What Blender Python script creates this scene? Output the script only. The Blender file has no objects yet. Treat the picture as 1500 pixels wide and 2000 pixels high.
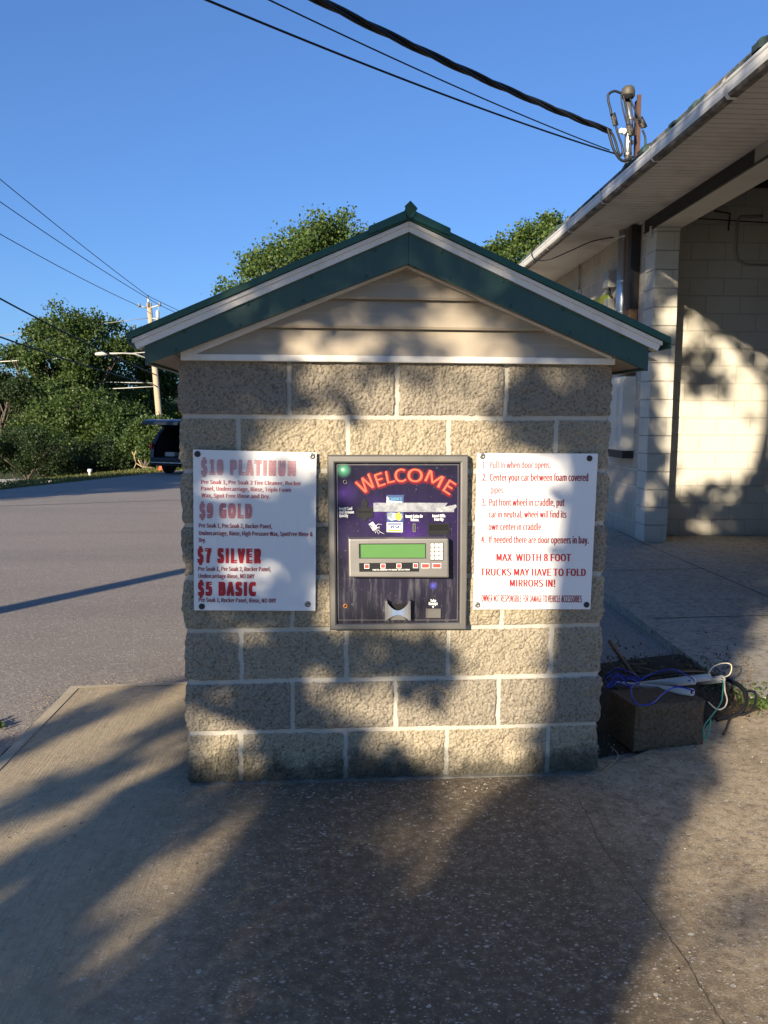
import bpy, bmesh, math, random
import numpy as np
from mathutils import Vector, Matrix, noise

sc = bpy.context.scene
COL = sc.collection
rad = math.radians

# ------------------------------------------------------------------ camera
CAM = np.array([-0.29904, -3.14597, 1.42835])
YAW, PITCH, ROLL, FPX = 0.07747, -0.1153, 0.00536, 1624.56
_f = np.array([math.sin(YAW) * math.cos(PITCH), math.cos(YAW) * math.cos(PITCH), math.sin(PITCH)])
_r0 = np.array([math.cos(YAW), -math.sin(YAW), 0.0])
_u0 = np.cross(_r0, _f)
_r = math.cos(ROLL) * _r0 + math.sin(ROLL) * _u0
_u = -math.sin(ROLL) * _r0 + math.cos(ROLL) * _u0
cam_d = bpy.data.cameras.new('camera')
cam = bpy.data.objects.new('camera', cam_d)
COL.objects.link(cam)
cam.matrix_world = Matrix(((_r[0], _u[0], -_f[0], CAM[0]), (_r[1], _u[1], -_f[1], CAM[1]),
                           (_r[2], _u[2], -_f[2], CAM[2]), (0, 0, 0, 1)))
cam_d.sensor_fit = 'VERTICAL'
cam_d.sensor_height = 36
cam_d.lens = FPX / 2000 * 36
cam_d.clip_start = 0.05
cam_d.clip_end = 4000
sc.camera = cam

# ------------------------------------------------------------------ sun and sky
SUN_AZ, SUN_EL = rad(31), rad(16)          # light travels towards +Y turned 31 degrees to +X
TRAVEL = Vector((math.sin(SUN_AZ) * math.cos(SUN_EL), math.cos(SUN_AZ) * math.cos(SUN_EL), -math.sin(SUN_EL)))
sun_d = bpy.data.lights.new('sun', 'SUN')
sun_d.energy = 5.0
sun_d.angle = rad(0.5)
sun_d.color = (1.0, 0.85, 0.63)
sun = bpy.data.objects.new('sun', sun_d)
COL.objects.link(sun)
sun.rotation_euler = TRAVEL.to_track_quat('-Z', 'Y').to_euler()
sun.location = (-15, -20, 20)

world = bpy.data.worlds.new('World')
sc.world = world
world.use_nodes = True
wn = world.node_tree
bg = wn.nodes['Background']
sky = wn.nodes.new('ShaderNodeTexSky')
sky.sky_type = 'NISHITA'
sky.sun_disc = False
sky.sun_elevation = SUN_EL
sky.sun_rotation = math.pi + SUN_AZ
sky.air_density = 1.0
sky.dust_density = 0.25
sky.ozone_density = 2.2
gm = wn.nodes.new('ShaderNodeGamma'); gm.inputs[1].default_value = 0.72
tn = wn.nodes.new('ShaderNodeVectorMath'); tn.operation = 'MULTIPLY'; tn.inputs[1].default_value = (0.28, 0.465, 0.80)
wn.links.new(sky.outputs[0], gm.inputs[0]); wn.links.new(gm.outputs[0], tn.inputs[0]); wn.links.new(tn.outputs[0], bg.inputs[0])
bg.inputs[1].default_value = 0.15

sc.view_settings.view_transform = 'Standard'
sc.view_settings.look = 'None'
sc.view_settings.exposure = 1.13
sc.view_settings.gamma = 1.0
sc.render.film_transparent = False
sc.cycles.max_bounces = 8
sc.cycles.transparent_max_bounces = 8
sc.cycles.use_denoising = True

# ------------------------------------------------------------------ helpers: real places from sight lines
def ray(px, py):
    return _f + _r * (px - 750) / FPX - _u * (py - 1000) / FPX

def on_plane(px, py, p, n):
    d = ray(px, py); n = np.array(n, float)
    return CAM + d * (np.dot(np.array(p, float) - CAM, n) / np.dot(d, n))

def at(px, py, Y):
    return on_plane(px, py, (0, Y, 0), (0, 1, 0))

def on_z(px, py, z=0.0):
    return on_plane(px, py, (0, 0, z), (0, 0, 1))

def slope_z(y, x=-5):
    s = max(0.0, y - 1.5)
    return -0.025 * s

def at_depth(px, py, Y):
    return Vector(at(px, py, Y))

# building frame
BYAW = 0.03651
P0 = np.array([3.393, 6.012, 0.0])
E1 = np.array([math.cos(BYAW), -math.sin(BYAW), 0]); E2 = np.array([math.sin(BYAW), math.cos(BYAW), 0])

# ------------------------------------------------------------------ helpers: objects
def tag(o, label=None, cat=None, group=None, kind=None):
    if label: o['label'] = label
    if cat: o['category'] = cat
    if group: o['group'] = group
    if kind: o['kind'] = kind
    return o

def empty(name, loc=(0, 0, 0), rz=0.0):
    o = bpy.data.objects.new(name, None)
    o.location = loc; o.rotation_euler = (0, 0, rz)
    o.empty_display_size = 0.1
    COL.objects.link(o)
    return o

def copy_tree(o, parent=None):
    c = o.copy(); COL.objects.link(c); c.parent = parent
    for ch in list(o.children): copy_tree(ch, c)
    return c

class MB:
    """collects shapes and links them as ONE mesh object; uv in metres per flat face"""
    def __init__(self):
        self.v = []; self.f = []; self.m = []; self.smooth = []
    def add(self, vs, fs, mi=0, smooth=False):
        o = len(self.v)
        self.v += [tuple(float(c) for c in v) for v in vs]
        for f in fs:
            self.f.append(tuple(i + o for i in f)); self.m.append(mi); self.smooth.append(smooth)
        return self
    def box(self, x0, x1, y0, y1, z0, z1, mi=0, M=None):
        vs = [Vector((x, y, z)) for z in (z0, z1) for y in (y0, y1) for x in (x0, x1)]
        if M is not None: vs = [M @ v for v in vs]
        return self.add(vs, [(0, 2, 3, 1), (4, 5, 7, 6), (0, 1, 5, 4), (2, 6, 7, 3), (1, 3, 7, 5), (0, 4, 6, 2)], mi)
    def bbox(self, x0, x1, y0, y1, z0, z1, b=0.005, mi=0, M=None):
        """box with chamfered edges"""
        bm = bmesh.new()
        bmesh.ops.create_cube(bm, size=1)
        for v in bm.verts:
            v.co = Vector(((x0 + x1) / 2 + v.co.x * (x1 - x0), (y0 + y1) / 2 + v.co.y * (y1 - y0), (z0 + z1) / 2 + v.co.z * (z1 - z0)))
        bmesh.ops.bevel(bm, geom=bm.edges[:], offset=b, segments=2, profile=0.5, affect='EDGES')
        bm.verts.index_update()
        vs = [M @ v.co if M is not None else v.co.copy() for v in bm.verts]
        fs = [tuple(v.index for v in f.verts) for f in bm.faces]
        bm.free()
        return self.add(vs, fs, mi, False)
    def prism(self, poly, axis, a, b, mi=0):
        """poly: 2-D outline; axis 'y': (x,z) extruded y a..b; 'x': (y,z); 'z': (x,y)"""
        def p3(p, t):
            return {'y': (p[0], t, p[1]), 'x': (t, p[0], p[1]), 'z': (p[0], p[1], t)}[axis]
        n = len(poly)
        vs = [p3(p, a) for p in poly] + [p3(p, b) for p in poly]
        fs = [tuple(range(n))[::-1], tuple(range(n, 2 * n))] + [(i, (i + 1) % n, (i + 1) % n + n, i + n) for i in range(n)]
        return self.add(vs, fs, mi)
    def tube(self, pts, r, n=8, mi=0, cap=True, smooth=True):
        pts = [Vector(p) for p in pts]
        rs = r if isinstance(r, (list, tuple)) else [r] * len(pts)
        vs = []; fs = []
        prev = None
        for i, p in enumerate(pts):
            t = (pts[min(i + 1, len(pts) - 1)] - pts[max(i - 1, 0)])
            if t.length < 1e-9: t = Vector((0, 0, 1))
            t.normalize()
            if prev is None:
                a = t.orthogonal().normalized()
            else:
                a = (prev - t * prev.dot(t))
                a = a.normalized() if a.length > 1e-6 else t.orthogonal().normalized()
            prev = a
            b = t.cross(a)
            for k in range(n):
                w = 2 * math.pi * k / n
                vs.append(p + (a * math.cos(w) + b * math.sin(w)) * rs[i])
        for i in range(len(pts) - 1):
            for k in range(n):
                fs.append((i * n + k, i * n + (k + 1) % n, (i + 1) * n + (k + 1) % n, (i + 1) * n + k))
        if cap:
            fs.append(tuple(range(n))[::-1]); fs.append(tuple((len(pts) - 1) * n + k for k in range(n)))
        return self.add(vs, fs, mi, smooth)
    def pipe(self, p, q, ro, ri, n=20, mi=0):
        """open hollow pipe"""
        p = Vector(p); q = Vector(q); t = (q - p).normalized(); a = t.orthogonal().normalized(); b = t.cross(a)
        vs = []
        for (c, r) in ((p, ro), (q, ro), (q, ri), (p, ri)):
            for k in range(n):
                w = 2 * math.pi * k / n
                vs.append(c + (a * math.cos(w) + b * math.sin(w)) * r)
        fs = []
        for s in range(4):
            for k in range(n):
                s2 = (s + 1) % 4
                fs.append((s * n + k, s * n + (k + 1) % n, s2 * n + (k + 1) % n, s2 * n + k))
        return self.add(vs, fs, mi, True)
    def lathe(self, prof, c, axis=(0, 0, 1), n=24, mi=0, smooth=True):
        """prof: list of (radius, height along axis)"""
        c = Vector(c); t = Vector(axis).normalized(); a = t.orthogonal().normalized(); b = t.cross(a)
        vs = []; fs = []
        for (r, h) in prof:
            for k in range(n):
                w = 2 * math.pi * k / n
                vs.append(c + t * h + (a * math.cos(w) + b * math.sin(w)) * r)
        for i in range(len(prof) - 1):
            for k in range(n):
                fs.append((i * n + k, i * n + (k + 1) % n, (i + 1) * n + (k + 1) % n, (i + 1) * n + k))
        fs.append(tuple(range(n))[::-1]); fs.append(tuple((len(prof) - 1) * n + k for k in range(n)))
        return self.add(vs, fs, mi, smooth)
    def build(self, name, mats, parent=None, loc=None):
        me = bpy.data.meshes.new(name)
        me.from_pydata(self.v, [], self.f)
        me.polygons.foreach_set('material_index', self.m)
        me.polygons.foreach_set('use_smooth', self.smooth)
        if not isinstance(mats, (list, tuple)): mats = [mats]
        for m in mats: me.materials.append(m)
        uv = me.uv_layers.new(name='uv')
        for p in me.polygons:
            n = p.normal
            ax = max(range(3), key=lambda i: abs(n[i]))
            for li in p.loop_indices:
                c = me.vertices[me.loops[li].vertex_index].co
                uv.data[li].uv = ((c.y, c.z), (c.x, c.z), (c.x, c.y))[ax]
        me.update()
        o = bpy.data.objects.new(name, me)
        COL.objects.link(o)
        if parent: o.parent = parent
        if loc: o.location = loc
        return o

def array_mesh(name, verts, faces, mats, parent=None, smooth=False, mi=None):
    """fast mesh from numpy arrays of equal-size faces"""
    verts = np.asarray(verts, np.float32); faces = np.asarray(faces, np.int32)
    nf, k = faces.shape
    me = bpy.data.meshes.new(name)
    me.vertices.add(len(verts)); me.vertices.foreach_set('co', verts.ravel())
    me.loops.add(nf * k); me.loops.foreach_set('vertex_index', faces.ravel())
    me.polygons.add(nf); me.polygons.foreach_set('loop_start', np.arange(nf, dtype=np.int32) * k)
    me.polygons.foreach_set('use_smooth', np.full(nf, smooth))
    if mi is not None: me.polygons.foreach_set('material_index', np.asarray(mi, np.int32))
    if not isinstance(mats, (list, tuple)): mats = [mats]
    for m in mats: me.materials.append(m)
    me.update(calc_edges=True)
    me.validate()
    o = bpy.data.objects.new(name, me); COL.objects.link(o)
    if parent: o.parent = parent
    return o

# ------------------------------------------------------------------ helpers: materials
class NT:
    def __init__(self, name):
        self.m = bpy.data.materials.new(name); self.m.use_nodes = True
        self.t = self.m.node_tree; self.b = self.t.nodes['Principled BSDF']
        self._c = {}
    def n(self, kind, **kw):
        x = self.t.nodes.new('ShaderNode' + kind)
        for k, v in kw.items():
            if k.startswith('i_'):
                key = k[2:]
                x.inputs[int(key) if key.isdigit() else key.replace('_', ' ')].default_value = v
            else: setattr(x, k, v)
        return x
    def l(self, a, b): self.t.links.new(a, b)
    def coord(self, which='Object', scale=None):
        if 'tc' not in self._c: self._c['tc'] = self.n('TexCoord')
        o = self._c['tc'].outputs[which]
        if scale is not None:
            mp = self.n('Mapping'); mp.inputs['Scale'].default_value = scale if hasattr(scale, '__len__') else (scale,) * 3
            self.l(o, mp.inputs[0]); o = mp.outputs[0]
        return o
    def noise(self, scale, detail=4, rough=0.6, co=None, dist=0.0):
        x = self.n('TexNoise'); x.inputs['Scale'].default_value = scale; x.inputs['Detail'].default_value = detail
        x.inputs['Roughness'].default_value = rough; x.inputs['Distortion'].default_value = dist
        self.l(co or self.coord(), x.inputs['Vector']); return x.outputs['Fac']
    def ramp(self, fac, stops, interp='LINEAR'):
        x = self.n('ValToRGB'); x.color_ramp.interpolation = interp
        e = x.color_ramp.elements
        while len(e) < len(stops): e.new(0.5)
        for el, (p, c) in zip(e, stops):
            el.position = p
            el.color = (c, c, c, 1) if not hasattr(c, '__len__') else (*c[:3], 1)
        self.l(fac, x.inputs[0]); return x.outputs[0]
    def mix(self, fac, a, b, mode='MIX'):
        x = self.n('Mix', data_type='RGBA', blend_type=mode)
        for s, v in ((0, fac), (6, a), (7, b)):
            if hasattr(v, 'is_linked') or hasattr(v, 'links'): self.l(v, x.inputs[s])
            elif hasattr(v, '__len__'): x.inputs[s].default_value = (*v[:3], 1)
            else: x.inputs[s].default_value = v
        return x.outputs[2]
    def math(self, op, a, b=0.0, c=None):
        x = self.n('Math', operation=op)
        for s, v in enumerate((a, b) if c is None else (a, b, c)):
            if hasattr(v, 'links'): self.l(v, x.inputs[s])
            else: x.inputs[s].default_value = v
        return x.outputs[0]
    def sep(self, v):
        x = self.n('SeparateXYZ'); self.l(v, x.inputs[0]); return x.outputs
    def bump(self, h, strength=0.5, dist=0.01, prev=None):
        x = self.n('Bump'); x.inputs['Strength'].default_value = strength; x.inputs['Distance'].default_value = dist
        self.l(h, x.inputs['Height'])
        if prev: self.l(prev, x.inputs['Normal'])
        return x.outputs[0]
    def done(self, color, rough=0.8, metal=0.0, normal=None, spec=0.4):
        for key, v in (('Base Color', color), ('Roughness', rough), ('Metallic', metal), ('Specular IOR Level', spec)):
            if hasattr(v, 'links'): self.l(v, self.b.inputs[key])
            elif hasattr(v, '__len__'): self.b.inputs[key].default_value = (*v[:3], 1)
            else: self.b.inputs[key].default_value = v
        if normal: self.l(normal, self.b.inputs['Normal'])
        return self.m

def plain(name, c, rough=0.6, metal=0.0, var=0.12, scale=8.0, bump=0.0, spec=0.4):
    t = NT(name)
    n = t.noise(scale, 5)
    col = t.mix(n, tuple(x * (1 - var) for x in c), tuple(min(1, x * (1 + var)) for x in c))
    r = t.math('ADD', t.math('MULTIPLY', n, 0.16), rough - 0.08)
    nm = t.bump(t.noise(scale * 9, 3), bump, 0.004) if bump else None
    return t.done(col, r, metal, nm, spec)

def srgb(r, g, b):
    return tuple((x / 255 / 12.92) if x / 255 < 0.04045 else ((x / 255 + 0.055) / 1.055) ** 2.4 for x in (r, g, b))

M = {}
# split-face concrete block: pale tan with dark pits, algae along the foot
t = NT('split_face_block')
n1 = t.noise(3.2, 3); n2 = t.noise(95, 5, 0.7); n3 = t.noise(260, 3, 0.7)
c = t.mix(n1, (0.345, 0.303, 0.228), (0.475, 0.42, 0.32))
c = t.mix(t.ramp(n2, [(0.34, 1.0), (0.52, 0.0)]), c, (0.17, 0.14, 0.105))
c = t.mix(t.ramp(n3, [(0.60, 0.0), (0.72, 0.8)]), c, (0.62, 0.56, 0.44))
ta = t.n('Attribute', attribute_name='tint'); c = t.mix(0.75, c, t.ramp(ta.outputs['Fac'], [(0.0, (0.70, 0.70, 0.74)), (0.5, (0.92, 0.91, 0.90)), (1.0, (1.0, 0.97, 0.90))]), 'MULTIPLY')
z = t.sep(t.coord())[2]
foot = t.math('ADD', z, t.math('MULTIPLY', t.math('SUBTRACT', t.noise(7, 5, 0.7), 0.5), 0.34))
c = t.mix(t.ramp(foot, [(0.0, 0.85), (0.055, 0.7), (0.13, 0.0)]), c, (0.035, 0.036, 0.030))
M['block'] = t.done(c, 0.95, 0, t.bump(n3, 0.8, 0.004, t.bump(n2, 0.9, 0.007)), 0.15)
t = NT('mortar')
n1 = t.noise(14, 5)
c = t.mix(n1, (0.36, 0.335, 0.285), (0.52, 0.49, 0.42))
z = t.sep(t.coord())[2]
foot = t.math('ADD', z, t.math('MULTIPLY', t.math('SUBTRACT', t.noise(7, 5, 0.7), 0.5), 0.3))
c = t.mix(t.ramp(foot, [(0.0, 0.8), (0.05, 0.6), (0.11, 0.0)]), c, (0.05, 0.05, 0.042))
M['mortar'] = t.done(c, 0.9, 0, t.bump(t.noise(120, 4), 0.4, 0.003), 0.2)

def cmu(name, a, b, mort, dirt, dirt_amt, mortar_size=0.007):
    t = NT(name)
    br = t.n('TexBrick'); br.offset = 0.5
    br.inputs['Scale'].default_value = 1.0
    br.inputs['Mortar Size'].default_value = mortar_size; br.inputs['Mortar Smooth'].default_value = 0.25
    br.inputs['Brick Width'].default_value = 0.4064; br.inputs['Row Height'].default_value = 0.2032
    br.inputs['Color1'].default_value = (*a, 1); br.inputs['Color2'].default_value = (*b, 1); br.inputs['Mortar'].default_value = (*mort, 1)
    t.l(t.coord('UV'), br.inputs['Vector'])
    big = t.noise(1.3, 6, 0.65)
    col = t.mix(t.ramp(big, [(0.45, 0.0), (0.75, dirt_amt)]), br.outputs['Color'], dirt)
    col = t.mix(t.ramp(t.noise(170, 3), [(0.62, 0.0), (0.75, 0.35)]), col, tuple(x * 0.5 for x in dirt))
    z = t.sep(t.coord())[2]
    foot = t.math('ADD', z, t.math('MULTIPLY', t.math('SUBTRACT', t.noise(5, 5, 0.7), 0.5), 0.3))
    col = t.mix(t.ramp(foot, [(0.0, 0.55), (0.08, 0.25), (0.3, 0.0)]), col, dirt)
    inv = t.math('SUBTRACT', 1.0, br.outputs['Fac'])
    nm = t.bump(t.noise(140, 4, 0.7), 0.35, 0.003, t.bump(inv, 0.9, 0.006))
    return t.done(col, 0.85, 0, nm, 0.25)
M['cmu_cream'] = cmu('painted_block_cream', (0.55, 0.525, 0.46), (0.525, 0.50, 0.44), (0.475, 0.45, 0.39), (0.30, 0.26, 0.20), 0.35)
M['cmu_grey'] = cmu('painted_block_weathered', (0.42, 0.38, 0.32), (0.47, 0.43, 0.36), (0.56, 0.52, 0.45), (0.22, 0.21, 0.20), 0.55, 0.010)

# asphalt
t = NT('asphalt')
n1 = t.noise(0.45, 5, 0.6); n2 = t.noise(75, 5, 0.75); n3 = t.noise(3.0, 5, 0.65)
c = t.mix(n1, (0.275, 0.24, 0.207), (0.345, 0.302, 0.26))
c = t.mix(t.ramp(n2, [(0.36, 0.75), (0.55, 0.0)]), c, (0.12, 0.108, 0.10))
c = t.mix(t.ramp(n3, [(0.55, 0.0), (0.8, 0.35)]), c, (0.19, 0.155, 0.13))
st = t.noise(1.0, 5, 0.6, t.coord('Object', (0.12, 1.1, 1)))
c = t.mix(t.ramp(st, [(0.45, 0.0), (0.70, 0.6)]), c, (0.19, 0.175, 0.16))
vo = t.n('TexVoronoi'); vo.inputs['Scale'].default_value = 90; t.l(t.coord(), vo.inputs['Vector'])
pale = t.math('GREATER_THAN', t.sep(vo.outputs['Color'])[0], 0.94)
c = t.mix(t.math('MULTIPLY', pale, 0.5), c, (0.55, 0.49, 0.43))
M['asphalt'] = t.done(c, 0.9, 0, t.bump(n2, 0.7, 0.008), 0.3)

# exposed aggregate apron
def aggregate(name, base_a, base_b, stain, pebble_amt, brushed):
    t = NT(name)
    n1 = t.noise(0.9, 6, 0.65); n2 = t.noise(160, 4, 0.75); n4 = t.noise(5.5, 6, 0.65)
    c = t.mix(n1, base_a, base_b)
    co = t.coord()
    x = t.sep(co)[0]
    if brushed:                       # stained middle, painted darker still to deepen the tree's shade; paler to either side
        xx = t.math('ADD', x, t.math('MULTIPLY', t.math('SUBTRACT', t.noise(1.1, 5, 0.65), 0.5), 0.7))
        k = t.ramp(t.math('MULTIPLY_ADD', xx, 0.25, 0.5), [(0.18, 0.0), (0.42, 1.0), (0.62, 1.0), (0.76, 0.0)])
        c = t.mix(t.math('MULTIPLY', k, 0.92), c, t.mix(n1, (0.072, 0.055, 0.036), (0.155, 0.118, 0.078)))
    c = t.mix(t.ramp(n4, [(0.45, 0.0), (0.70, 0.65)]), c, stain)
    c = t.mix(t.ramp(n2, [(0.36, 0.8), (0.52, 0.0)]), c, tuple(q * 0.38 for q in base_a))
    wear = t.ramp(t.noise(1.6, 4), [(0.38, 0.15), (0.62, 1.0)])
    n6 = t.noise(26, 6, 0.75)
    c = t.mix(t.ramp(n6, [(0.32, 0.8), (0.5, 0.0)]), c, tuple(q * 0.22 for q in base_a))
    c = t.mix(t.ramp(n6, [(0.52, 0.0), (0.70, 0.42)]), c, tuple(q * 1.05 for q in base_b))
    warp = t.n('VectorMath', operation='MULTIPLY_ADD'); nz = t.n('TexNoise'); nz.inputs['Scale'].default_value = 45; t.l(co, nz.inputs['Vector'])
    t.l(nz.outputs['Color'], warp.inputs[0]); warp.inputs[1].default_value = (0.014, 0.014, 0.0); t.l(co, warp.inputs[2])
    for sc_, thr, r0, amt in ((38, 0.90, 0.34, 0.9), (70, 0.80, 0.42, 0.95), (130, 0.72, 0.45, 0.8)):
        vo = t.n('TexVoronoi'); vo.inputs['Scale'].default_value = sc_; vo.inputs['Randomness'].default_value = 1.0
        mp = t.n('Mapping'); mp.inputs['Scale'].default_value = (1, 1.5, 1); mp.inputs['Rotation'].default_value = (0, 0, sc_ * 0.01)
        t.l(warp.outputs[0], mp.inputs[0]); t.l(mp.outputs[0], vo.inputs['Vector'])
        s = t.sep(vo.outputs['Color'])
        pick = t.math('GREATER_THAN', t.math('ADD', s[0], t.math('MULTIPLY', t.math('SUBTRACT', t.noise(2.2, 5, 0.7), 0.5), 0.5)), thr)
        ins = t.ramp(vo.outputs['Distance'], [(r0 * 0.8, 1.0), (r0, 0.0)])
        fac = t.math('MULTIPLY', t.math('MULTIPLY', pick, ins), pebble_amt * amt)
        peb = t.ramp(s[1], [(0.0, (0.10, 0.09, 0.08)), (0.3, (0.24, 0.22, 0.19)), (0.65, (0.36, 0.33, 0.28)), (0.92, (0.58, 0.55, 0.49)), (1.0, (0.30, 0.22, 0.15))])
        c = t.mix(fac, c, peb)
    nm = t.bump(n2, 0.7, 0.006, t.bump(n6, 0.4, 0.008))
    if brushed:
        lin = t.noise(1.0, 3, 0.7, t.coord('Object', (150, 2.5, 1)))
        # broom lines fade out towards the middle of the apron
        k = t.ramp(t.math('ADD', t.math('MULTIPLY', x, -0.7), 0.0), [(0.35, 0.0), (0.75, 1.0)])
        c = t.mix(t.math('MULTIPLY', k, 0.55), c, t.mix(lin, (0.25, 0.20, 0.125), (0.68, 0.565, 0.385)))
        hh = t.math('MULTIPLY', lin, k)
        nm = t.bump(hh, 0.6, 0.006, nm)
    return t.done(c, 0.88, 0, nm, 0.3)
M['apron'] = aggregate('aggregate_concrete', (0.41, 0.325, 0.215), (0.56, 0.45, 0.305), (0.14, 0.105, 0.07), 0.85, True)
M['apron_edge'] = plain('trowelled_concrete', (0.42, 0.355, 0.25), 0.85, 0, 0.3, 9, 0.4)
M['slab'] = aggregate('driveway_concrete', (0.38, 0.345, 0.285), (0.47, 0.43, 0.355), (0.28, 0.245, 0.195), 0.10, False)
M['joint'] = plain('dark_joint', (0.03, 0.026, 0.022), 0.95)
t = NT('soil')
n1 = t.noise(6, 6, 0.7); n2 = t.noise(70, 5, 0.75)
c = t.mix(n1, (0.045, 0.034, 0.024), (0.10, 0.078, 0.055))
c = t.mix(t.ramp(n2, [(0.55, 0.0), (0.7, 0.8)]), c, (0.16, 0.125, 0.085))
M['soil'] = t.done(c, 0.97, 0, t.bump(n2, 0.9, 0.02), 0.1)

# painted metal, vinyl, plastics
t = NT('green_painted_metal')
n = t.noise(3, 4); n2 = t.noise(40, 5, 0.7)
c = t.mix(n, (0.019, 0.058, 0.046), (0.026, 0.073, 0.058))
c = t.mix(t.ramp(n2, [(0.6, 0.0), (0.8, 0.25)]), c, (0.07, 0.13, 0.115))
s_ = t.noise(1, 5, 0.65, t.coord('Object', (30, 30, 2.0)))
c = t.mix(t.ramp(s_, [(0.50, 0.0), (0.78, 0.5)]), c, (0.06, 0.088, 0.075))
M['green'] = t.done(c, t.math('ADD', t.math('MULTIPLY', n2, 0.2), 0.36), 0, t.bump(n, 0.12, 0.02), 0.45)
M['green_roof'] = plain('green_roof_metal', (0.014, 0.075, 0.05), 0.42, 0, 0.15, 6)
t = NT('white_vinyl')
n = t.noise(2.5, 5); s_ = t.noise(1, 5, 0.6, t.coord('Object', (14, 14, 1.2)))
c = t.mix(n, (0.66, 0.62, 0.55), (0.74, 0.70, 0.63))
c = t.mix(t.ramp(s_, [(0.52, 0.0), (0.8, 0.45)]), c, (0.36, 0.31, 0.25))
M['white_vinyl'] = t.done(c, 0.5, 0, None, 0.4)
t = NT('tan_siding')
n = t.noise(2.2, 5); s_ = t.noise(1, 5, 0.6, t.coord('Object', (26, 26, 1.5)))
c = t.mix(n, (0.32, 0.27, 0.205), (0.375, 0.32, 0.245))
c = t.mix(t.ramp(s_, [(0.5, 0.0), (0.8, 0.3)]), c, (0.27, 0.21, 0.15))
M['siding'] = t.done(c, 0.55, 0, t.bump(t.noise(60, 3, 0.6, t.coord('Object', (0.3, 1, 4))), 0.1, 0.004), 0.4)
M['tan_soffit'] = plain('tan_soffit', (0.30, 0.25, 0.20), 0.6)
t = NT('sign_white')
n = t.noise(4, 4)
c = t.mix(n, (0.76, 0.755, 0.745), (0.80, 0.795, 0.785))
c = t.mix(t.ramp(t.noise(1, 5, 0.6, t.coord('Object', (20, 1, 2))), [(0.58, 0.0), (0.85, 0.25)]), c, (0.55, 0.53, 0.50))
M['sign_white'] = t.done(c, 0.35, 0, None, 0.5)
M['sign_red'] = plain('sign_red', (0.46, 0.018, 0.03), 0.45)
M['sign_maroon'] = plain('sign_maroon', (0.27, 0.016, 0.032), 0.45, 0, 0.25, 14)
M['sign_maroon_faded_sunlit'] = plain('sign_maroon_faded_sunlit', (0.46, 0.11, 0.14), 0.5, 0, 0.3, 14)  # real fading on the price sign, painted sun washout on the instruction sign
def faded_red(name, pale, amount):
    t = NT(name)
    z = t.sep(t.coord())[2]
    w = t.math('SINE', t.math('MULTIPLY', z, 2 * math.pi / 0.0052))
    w = t.math('ADD', t.math('MULTIPLY', w, 0.5), 0.5)
    w = t.math('MULTIPLY', w, t.ramp(t.noise(9, 4), [(0.3, 0.4), (0.7, 1.0)]))
    c = t.mix(t.math('ADD', t.math('MULTIPLY', w, amount), amount * 0.35), (0.45, 0.05, 0.07), pale)
    return t.done(c, 0.45)
M['faded_heading'] = faded_red('faded_heading', (0.72, 0.58, 0.58), 0.72)
M['half_faded_heading'] = faded_red('half_faded_heading', (0.68, 0.5, 0.5), 0.5)
M['screw'] = plain('screw_metal', (0.22, 0.22, 0.21), 0.45, 0.7, 0.2, 60)
M['screw_dark'] = plain('screw_dark', (0.05, 0.05, 0.05), 0.5, 0.5, 0.2, 60)

def metal(name, c, rough=0.35, streak=(30, 30, 2), var=0.3):
    t = NT(name)
    n = t.noise(1, 4, 0.6, t.coord('Object', streak)); n2 = t.noise(7, 5)
    col = t.mix(n, tuple(x * (1 - var) for x in c), c)
    col = t.mix(t.ramp(n2, [(0.5, 0.0), (0.75, 0.4)]), col, tuple(x * 0.55 for x in c))
    r = t.math('ADD', t.math('MULTIPLY', n2, 0.25), rough - 0.1)
    return t.done(col, r, 0.85, None, 0.5)
M['steel'] = metal('brushed_steel', (0.42, 0.40, 0.37), 0.42, (3, 30, 30))
M['frame_steel'] = metal('tarnished_steel', (0.30, 0.285, 0.26), 0.45, (4, 30, 4))
M['chrome'] = metal('polished_metal', (0.68, 0.68, 0.68), 0.2)
M['galv'] = metal('galvanised_metal', (0.62, 0.64, 0.66), 0.32, (20, 20, 1))
M['rust'] = plain('rusty_brass', (0.36, 0.15, 0.05), 0.55, 0.5, 0.4, 90)
M['rust_grey'] = plain('weathered_cast', (0.10, 0.09, 0.075), 0.6, 0.4, 0.35, 30)
M['dark_rubber'] = plain('taped_rubber', (0.05, 0.047, 0.042), 0.6, 0, 0.4, 40)
M['mast_pipe'] = metal('mast_pipe', (0.42, 0.43, 0.44), 0.3, (20, 20, 1))
M['black'] = plain('black_plastic', (0.012, 0.012, 0.014), 0.45)
M['rubber'] = plain('black_rubber', (0.012, 0.012, 0.013), 0.55, 0, 0.3, 30)
M['cable'] = plain('cable_black', (0.010, 0.011, 0.013), 0.5)
M['dark'] = plain('dark_void', (0.006, 0.006, 0.006), 0.9)
M['white'] = plain('white_print', (0.80, 0.80, 0.78), 0.45, 0, 0.05)
M['navy'] = plain('navy_print', (0.05, 0.08, 0.2), 0.45)
M['gold'] = plain('gold_print', (0.62, 0.36, 0.06), 0.45)
M['cyan'] = plain('cyan_print', (0.10, 0.28, 0.42), 0.45)
M['button_red'] = plain('button_red', (0.50, 0.03, 0.05), 0.4)
M['orange_red'] = plain('letter_red', (0.58, 0.022, 0.028), 0.4)
M['orange_light'] = plain('letter_highlight', (0.80, 0.14, 0.07), 0.4)
M['maroon_dark'] = plain('letter_shadow', (0.10, 0.008, 0.02), 0.4)
t = NT('lcd_green')
n = t.noise(9, 4)
M['lcd'] = t.done(t.mix(n, (0.075, 0.19, 0.055), (0.10, 0.235, 0.075)), 0.25, 0, None, 0.6)
t = NT('clear_tape')
n = t.noise(45, 5, 0.75)
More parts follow.
